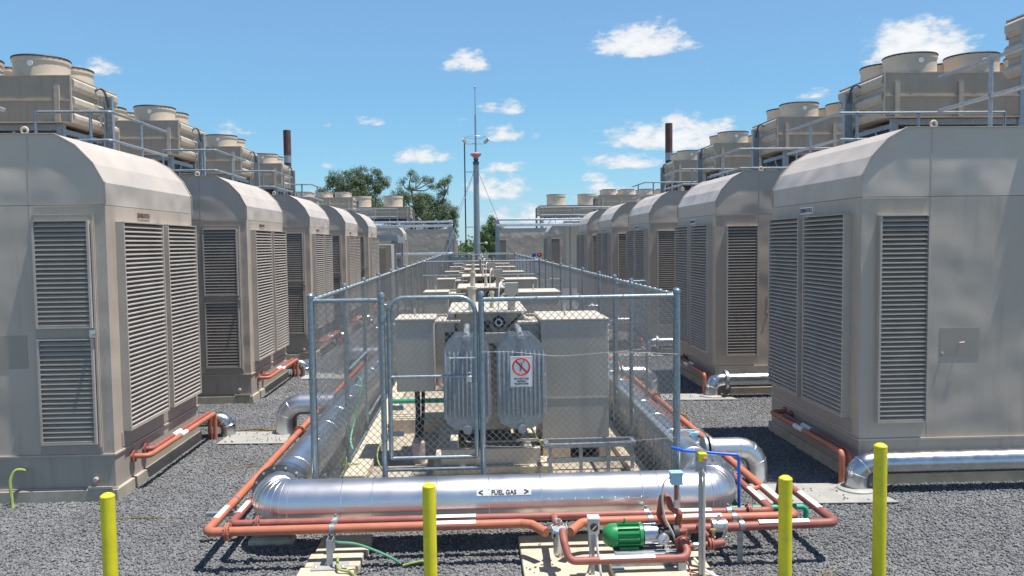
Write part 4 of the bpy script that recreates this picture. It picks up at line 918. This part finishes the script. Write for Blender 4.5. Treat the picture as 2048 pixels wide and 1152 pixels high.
# switch box
sw=thing('isolator_switch',(1.0,6.80,.1),'grey isolator switch with black rotary knob on a short post','switch')
part('housing',MB().box(.955,1.05,6.76,6.84,.47,.60),'grey',sw,.008); part('cover',MB().box(.95,1.055,6.755,6.85,.601,.618),'white',sw,.004)
part('knob',MB().lathe([(.034,0),(.034,.012),(.026,.014)],(1.003,6.759,.535),(0,-1,0),24),'rubber',sw)
part('knob_bar',MB().bar((.985,6.742,.517),(1.021,6.742,.553),.006,.008),'grey',sw)
part('backing_plate',MB().box(.96,1.045,6.842,6.85,.33,.469),'galv',sw); part('post',MB().box(.985,1.02,6.851,6.88,.076,.50),'galv',sw)
part('flex_conduit',MB().tube(wob([(.97,6.80,.47),(.972,6.78,.30),(.955,6.72,.20),(.90,6.62,.12),(.86,6.5,.085)]),.011,8),'grey',sw)
part('white_conduit',MB().tube(wob([(1.03,6.80,.47),(1.035,6.78,.33),(1.05,6.76,.2),(1.06,6.74,.085)]),.011,8),'white',sw)
# emergency stop post
es=thing('emergency_stop_post',(1.94,6.75,0),'tall grey conduit post with yellow emergency stop box and red button','emergency stop')
part('post',MB().box(1.925,1.955,6.765,6.79,.0,1.15),'galv',es); part('conduit',MB().tube([(1.965,6.755,.02),(1.965,6.755,.98),(1.945,6.75,1.02)],.012,10),'grey',es)
part('backing_plate',MB().box(1.89,1.985,6.755,6.764,1.0,1.19),'galv',es); part('box',MB().box(1.905,1.975,6.69,6.754,1.105,1.175),'yellow',es,.005)
part('button',MB().lathe([(.012,0),(.012,.015),(.02,.017),(.02,.03),(.012,.035)],(1.948,6.689,1.133),(0,-1,0),18),'pink',es)
# blue pipe
pipe('blue_pipe',[(2.04,8.2,.84),(2.14,8.1,.83),(2.68,7.98,.80),(2.69,7.98,.0)],.016,'blue','slim bright blue pipe bending down behind the right elbow',.03,group='small service pipes')
pipe('green_pipe',[(2.3,8.05,.22),(3.42,8.05,.22),(3.42,8.05,-.02)],.028,'gpipe','green pipe with drop leg low behind the right bollards',.05,group='small service pipes')
# hoses and earth cables
def cable(pts,r,mat,lab,name='earth_cable',cat='cable'):
    return solo(name,MB().tube(wob(pts),r,8),mat,pts[0],lab,cat,'loose cables and hoses')
cable([(-1.30,7.22,.30),(-1.24,7.12,.33),(-1.1,7.1,.32),(-.95,7.2,.22),(-.8,7.3,.1),(-.72,7.32,.04)],.012,'gcable','green earth cable arching from the left pipe stand to the gravel')
cable([(-1.28,7.2,.16),(-1.25,7.05,.12),(-1.15,7.02,.10),(-1.05,6.9,.09),(-.9,6.8,.05),(-.72,6.86,.03)],.012,'gycable','green and yellow earth cable lying in front of the left pavers')
cable([(-.70,7.3,.03),(-.6,7.28,.06),(-.5,7.25,.08),(-.44,7.15,.03)],.011,'gycable','short curled yellow cable end on the gravel')
cable([(1.90,6.85,.20),(1.98,6.78,.12),(2.1,6.72,.06),(2.18,6.6,.03),(2.2,6.4,.03)],.013,'white','white flexible conduit trailing over the gravel beside the pad')
cable([(1.84,6.85,.18),(1.86,6.7,.08),(1.98,6.6,.085),(2.10,6.55,.03),(2.2,6.5,.03)],.007,'orange','thin orange cable looping beside the pad edge')
cable([(-5.3,9.53,.40),(-5.38,9.46,.42),(-5.42,9.42,.3),(-5.40,9.40,.1),(-5.38,9.38,.0)],.018,'gycable','green and yellow earth cable from the skid of the front left enclosure')
cable([(-1.66,11.0,1.1),(-1.6,10.9,1.2),(-1.55,10.8,1.1),(-1.62,10.7,.7),(-1.66,10.5,.45),(-1.6,10.3,.35)],.013,'gcable','green hose looped on the left side fence')
cable([(-1.62,9.7,.20),(-1.6,9.75,.4),(-1.66,9.8,.3),(-1.6,10.0,.25),(-1.5,10.1,.23)],.010,'gycable','thin yellow green cable by the left kerb')
cable([(-1.0,9.9,.6),(-1.18,9.8,.55),(-1.2,9.6,.4),(-1.05,9.4,.2),(-1.0,9.3,.13)],.010,'gycable','thin earth cable hanging to the slab inside the gate')
cable([(-4.0,12.95,.02),(-3.6,13.05,.03),(-3.3,12.95,.03),(-2.8,13.1,.03)],.014,'brass','brown rope lying on the gravel behind the left cover plate','rope','rope')
for i in range(5): cable([(3.12+.05*i,13.8-.1*i,.02),(3.3+.04*i,13.9-.12*i,.05),(3.55,13.5-.08*i,.03),(3.2+.03*i,13.2-.05*i,.02)],.010,'brass',('outermost','second','middle','fourth','innermost')[i]+' loop of the orange-yellow cable coil lying on the gravel right of the fence')
for x0,y0,x1,y1 in ((-4.0,8.85,-3.3,8.8),(-3.4,10.6,-2.95,10.9),(2.9,6.7,3.2,6.9)):
    cable([(x0,y0,.02),((x0+x1)/2,(y0+y1)/2+.03,.025),(x1,y1,.02)],.006,'brass',{-4.0:'dry straw lying on the gravel in front of the left enclosure',-3.4:'dry straw on the gravel near the left orange pipe',2.9:'dry straw on the gravel by the right bollards'}[x0],'straw','straw')
# ------------------------------------------------------------------ cover plates
for i,(p,lab) in enumerate((([(-3.92,12.1),(-2.88,12.05),(-2.95,12.8),(-3.9,12.88)],'grey checker cover plate on the gravel by the front left enclosure'),
        ([(3.30,8.72),(4.75,8.66),(4.60,9.30),(4.35,9.40),(3.30,9.46)],'pale steel cover plate between right main and front right enclosure'),
        ([(3.42,14.7),(4.9,14.6),(4.75,15.2),(3.42,15.3)],'pale steel cover plate before the second right enclosure'),
        ([(3.42,20.5),(4.9,20.4),(4.75,21.0),(3.42,21.1)],'pale steel cover plate before the third right enclosure'),
        ([(-3.92,17.9),(-2.88,17.85),(-2.95,18.6),(-3.9,18.68)],'grey cover plate by the second left enclosure'))):
    m=MB(); m.prism(p,'z',.024,.034)
    t=solo('cover_plate',m,'plate',(p[0][0],p[0][1],0),lab,'cover plate','steel cover plates over the trenches')
# ------------------------------------------------------------------ bollards
for x,y,lab,h in ((-2.998,6.53,'yellow steel bollard, leftmost, before the front left enclosure',1.0),(-.403,6.575,'yellow steel bollard in front of the FUEL GAS pipe',1.0),(2.593,6.525,'yellow bollard at right of the pump group, shorter looking of the right pair',1.0),(3.50,6.70,'tallest yellow bollard at far right before GENERATOR 2',1.21)):
    t=thing('bollard',(x,y,0),lab,'bollard','yellow bollards')
    part('tube',MB().lathe([(.056,-.02),(.056,h-.012)],(x,y,0),(0,0,1),28),'yellow',t)
    part('cap',MB().lathe([(.057,0),(.054,.008),(.03,.026),(.004,.032)],(x,y,h-.011),(0,0,1),28),'yellow',t)
# ------------------------------------------------------------------ mast with lights
mt=thing('mast',(.17,44,0),'tall grey mast with pink float and lightning rod at the end of the yard','mast')
part('pole',MB().tube([(.17,44,0),(.17,44,7.3)],[.19,.15],16),'galv',mt)
part('upper_pole',MB().tube([(.17,44,7.301),(.17,44,10.0),(.17,44,10.001),(.17,44,11.4)],[.055,.05,.025,.02],10),'galv',mt)
part('collar',MB().lathe([(.12,7.25),(.17,7.3),(.17,7.45),(.1,7.5),(.14,7.55),(.14,7.62)],(.17,44,0),(0,0,1),16),'flange',mt)
part('float',MB().lathe([(.10,7.62),(.18,7.72),(.30,7.82),(.30,7.88),(.12,7.95),(.07,7.96)],(.17,44,0),(0,0,1),24),'pink',mt)
part('rod_tip',MB().lathe([(.01,0),(.05,.03),(.05,.09),(.01,.13)],(.17,44,11.4),(0,0,1),10),'galv',mt)
part('crossarm',MB().tube([(-.35,44,8.42),(.66,44,8.42)],.022,8),'galv',mt); part('ring',MB().torus((.17,44,8.78),(0,0,1),.55,.012,28,5),'galv',mt)
for x,rz in ((-.35,.6),(.66,-.6)):
    m=MB(); m.bar((x,43.9,8.46),(x+(-.16 if x<0 else .22),43.75,8.66),.16,.12); part('floodlight',m,'grey',mt)
part('side_pipe',MB().tube([(-.44,44,0),(-.44,44,8.77)],.035,8),'stackdark',mt); part('side_bracket',MB().tube([(-.44,44,3.9),(.1,44,3.9)],.02,6).tube([(-.44,44,6.9),(.1,44,6.9)],.02,6).tube([(-.44,44,8.77),(-.2,44,8.77)],.015,6),'galv',mt)
part('guy_wire',MB().tube([(.17,44,7.2),(2.5,46,1.6)],.012,5).tube([(.17,44,7.2),(-2.0,41,1.0)],.012,5).tube([(.17,44,7.2),(-2.6,50,1.0)],.012,5),'galv',mt)
part('lamp',MB().tube([(.2,43.9,3.0),(.6,43.8,3.02)],.02,6).lathe([(.02,0),(.09,.05),(.09,.12),(.02,.16)],(.66,43.8,2.93),(0,0,1),12),'grey',mt)
# ------------------------------------------------------------------ yard end: pipe rack, canopy, cabinet, valve
t=thing('pipe_rack',(-1.4,50,0),'silver pipes on grey posts left of the mast','pipe rack','pipe racks at the end of the yard')
part('post',MB().box(-1.55,-1.3,49.9,50.1,0,4.5),'galv',t)
for z,r in ((4.36,.07),(4.12,.09),(2.4,.07)): part('pipe_run',MB().tube([(-8.5,49.8,z),(-1.3,49.8,z)],r,10),'clad2',t)
part('post',MB().box(-6.4,-6.2,49.9,50.1,0,4.3),'galv',t)
t=thing('pipe_rack',(1.6,50,0),'silver pipes on grey posts right of the mast','pipe rack','pipe racks at the end of the yard')
part('post',MB().box(1.35,1.58,49.9,50.1,0,4.5),'galv',t)
for z,r in ((4.45,.07),(4.12,.09)): part('pipe_run',MB().tube([(1.4,49.8,z),(8.5,49.8,z)],r,10),'clad2',t)
t=thing('walkway_rail',(5.5,52,0),'distant stair landing rails beside the right far enclosure','handrail')
m=MB()
for z in (4.8,5.3): m.tube([(4.3,52,z),(9,52,z)],.025,6)
for x in (4.3,5.3,6.3,7.3,8.3): m.tube([(x,52,4.2),(x,52,5.3)],.025,6)
part('rails',m,'galv',t); part('deck',MB().box(4.2,9,51.8,53,4.12,4.2),'galv',t)
t=thing('walkway_rail',(-8,52,0),'distant stair landing rails behind the left canopy','handrail')
m=MB()
for z in (4.8,5.3): m.tube([(-9,52,z),(-4.9,52,z)],.025,6)
for x in (-4.9,-5.4,-6.6,-7.8): m.tube([(x,52,4.2),(x,52,5.3)],.025,6)
part('rails',m,'galv',t); part('deck',MB().box(-9,-4.8,51.8,53,4.12,4.2),'galv',t)
cn=thing('canopy',(-5,41,0),'flat grey canopy on slim posts after the left row','canopy')
part('roof',MB().prism([(40.3,3.42),(40.3,3.48),(44.5,3.30),(44.5,3.24)],'x',-8.0,-3.85),'plate',cn); part('fascia',MB().box(-8.0,-3.84,40.25,40.29,3.18,3.46).box(-3.845,-3.80,40.3,44.5,3.08,3.40),'galv',cn)
for x,y in ((-3.95,40.4),(-3.95,44.3)): part('post',MB().box(x-.05,x+.05,y-.05,y+.05,0,3.2),'galv',cn)
cb=thing('switch_room',(-6.5,45.5,0),'plain beige cabinet with louvred door under the canopy','cabinet')
part('walls',MB().box(-8,-4.6,45,47.5,0,3.0),'cab',cb,.02); part('door',MB().box(-5.6,-4.9,44.96,44.999,.3,2.8),'door',cb)
pb=thing('panel_box',(6.6,53,0),'plain tall beige cabinet beside the right distant enclosure','cabinet')
part('walls',MB().box(6.15,7.6,53.6,55,0,4.45),'cab',pb,.02); part('seam_strip',MB().box(6.5,6.54,53.58,53.599,0,4.4),'wall',pb)
rv_=thing('hose_reel',(4.6,60,0),'small red and blue hose point against the far right enclosure','hose point')
part('reel',MB().torus((4.9,60,2.1),(0,1,0),.13,.06,16,6),'red',rv_); part('stand',MB().box(4.35,4.65,59.9,60.1,0,2.2),'blue',rv_)

# ------------------------------------------------------------------ trees
def tree(name,lab,Y,clumps,trunk,leaf,mat,dens=300,seed=1,group=None,cat='tree'):
    rnd=random.Random(seed); bx,bz=trunk[0][0],0
    t=thing(name,(bx,Y,0),lab,cat,group)
    m=MB(); tops=trunk
    m.tube(trunk[0:],[max(.06,.34*(1-i/len(trunk))) for i in range(len(trunk))],8)
    cl_=[(x,Y+rnd.uniform(-1.2,1.2)*r,z,r) for x,z,r in clumps]
    for x,y,z,r in cl_:
        q=min(trunk,key=lambda p:(p[0]-x)**2+(p[2]-z+r)**2*.7+(0 if p[2]<z else 4))
        mid=Vector(q).lerp(Vector((x,y,z)),.55)+Vector((rnd.uniform(-.3,.3),0,-.3)); m.tube(wob([q,mid,(x,y,z)],4),[.12-.09*i/8 for i in range(9)],6)
        for k in range(3): m.tube([(x,y,z),(x+rnd.uniform(-1,1)*r,y+rnd.uniform(-1,1)*r,z+rnd.uniform(-.2,1)*r)],[.03,.012],4)
    part('trunk',m,'bark',t)
    f=MB()
    for x,y,z,r in cl_:
        subs=[]; r*=1.1
        for j in range(max(4,int(17*r*r/1.2))):
            a=rnd.uniform(0,6.28); b=math.acos(rnd.uniform(-1,1)); rr=r*rnd.uniform(.45,1.0)
            subs.append((x+rr*math.sin(b)*math.cos(a)*1.1,y+rr*math.sin(b)*math.sin(a),z+rr*math.cos(b)*.85,rnd.uniform(.3,.6)))
        for sx,sy,sz,sr in subs:
            for i in range(int(dens*sr)):
                v=Vector((rnd.gauss(0,1),rnd.gauss(0,1),rnd.gauss(0,.8))); v*=sr*rnd.random()**.45/max(v.length,.01); p=Vector((sx,sy,sz))+v
                d=Vector((rnd.uniform(-1,1),rnd.uniform(-1,1),rnd.uniform(-1.2,.3))).normalized()*leaf*rnd.uniform(.6,1.3); e=d.cross(Vector((rnd.uniform(-1,1),rnd.uniform(-1,1),rnd.uniform(-1,1)))).normalized()*leaf*.42
                b=len(f.v); f.v+=[tuple(p-e*.5),tuple(p+d*.5+e*.3),tuple(p+d),]; f.f.append((b,b+1,b+2))
    part('crown',f,mat,t)
TA=[(-15.6,10.3,1.5),(-13.8,10.9,1.5),(-12.3,10.0,1.5),(-16.9,9.0,1.3),(-14.8,8.6,1.7),(-13.0,8.2,1.6),(-11.4,7.6,1.4),(-17.6,8.0,.9),(-14.0,7.0,1.6),(-11.6,11.2,.7),(-10.7,10.6,.8),(-11.0,9.6,.6),(-16.2,7.2,1.3),(-12.3,6.6,1.3)]
TB=[(-7.4,11.4,.6),(-8.5,10.6,.5),(-6.9,10.7,.45),(-5.8,10.9,.35),(-4.9,10.7,.35),(-5.0,9.9,.3),(-7.5,9.5,.4),(-8.9,9.0,.8),(-9.6,8.3,.9),(-8.0,8.4,.8),(-6.3,8.8,.7)]
TC=[(-6.8,7.6,1.5),(-5.2,7.8,1.3),(-8.6,7.2,1.4),(-4.0,7.4,1.2),(-3.2,6.6,1.2),(-5.6,6.2,1.5),(-7.4,5.8,1.4),(-2.6,5.6,1.0),(-9.8,6.2,1.3),(-4.2,5.6,1.3),(-2.3,4.6,.8),(-2.6,3.8,.7),(-3.3,10.0,.55),(-3.0,10.5,.5),(-3.9,9.7,.5),(-3.4,8.7,.5)]
tree('eucalyptus_tree','broad dense gum tree behind the left coolers',95,TA,[(-13.6,95,0),(-13.8,95,3.5),(-14.0,95,6),(-13.9,95,8.5)],.24,'leaf',300,3,'gum trees behind the yard')
tree('eucalyptus_tree','tall sparse gum tree with bare branches and open clumps',97,TB,[(-7.2,97,0),(-7.2,97,4),(-7.0,97,7),(-7.4,97,9.5)],.2,'leaf',260,5,'gum trees behind the yard')
tree('eucalyptus_tree','spreading gum tree just left of the mast',93,TC,[(-5.4,93,0),(-5.4,93,3),(-5.0,93,5.2),(-4.0,93,7.2),(-3.1,93,9.0)],.22,'leaf',300,8,'gum trees behind the yard')
tree('pepper_tree','light green weeping tree just right of the mast',88,[(2.0,4.8,1.0),(1.3,3.9,1.0),(2.5,3.8,.9),(1.0,2.9,.9),(2.2,2.7,1.1),(1.9,5.6,.5)],[(1.8,88,0),(1.8,88,2),(1.9,88,4.5)],.22,'leaf2',420,11)
tree('shrub','small dark tree top behind the left handrails',98,[(-21.5,8.8,.9),(-20.6,8.4,.6)],[(-21.2,98,0),(-21.2,98,5),(-21.2,98,8)],.2,'leaf',300,13)
# distant tree line: uncountable
rnd=random.Random(21); f=MB()
for i in range(260):
    x=rnd.uniform(-70,70); y=rnd.uniform(125,150); h=rnd.uniform(2.6,4.6)*(1.0+.15*math.sin(x*.3)); r=rnd.uniform(1.2,2.4)
    for k in range(150):
        v=Vector((rnd.gauss(0,1),rnd.gauss(0,1),rnd.gauss(0,1))); v*=rnd.random()**.4/max(v.length,.01)
        p=Vector((x+v.x*r*1.3,y+v.y*r,h*.5+v.z*h*.5)); d=Vector((rnd.uniform(-1,1),rnd.uniform(-1,1),rnd.uniform(-1,1))).normalized()*.5; e=Vector((rnd.uniform(-1,1),rnd.uniform(-1,1),rnd.uniform(-1,1))).normalized()*.45
        b=len(f.v); f.v+=[tuple(p),tuple(p+d),tuple(p+e)]; f.f.append((b,b+1,b+2))
tl=link('distant_trees',f.mesh('distant_trees','leaf2',flat=True)); tl['kind']='stuff'
print('objects',len(COL.objects))
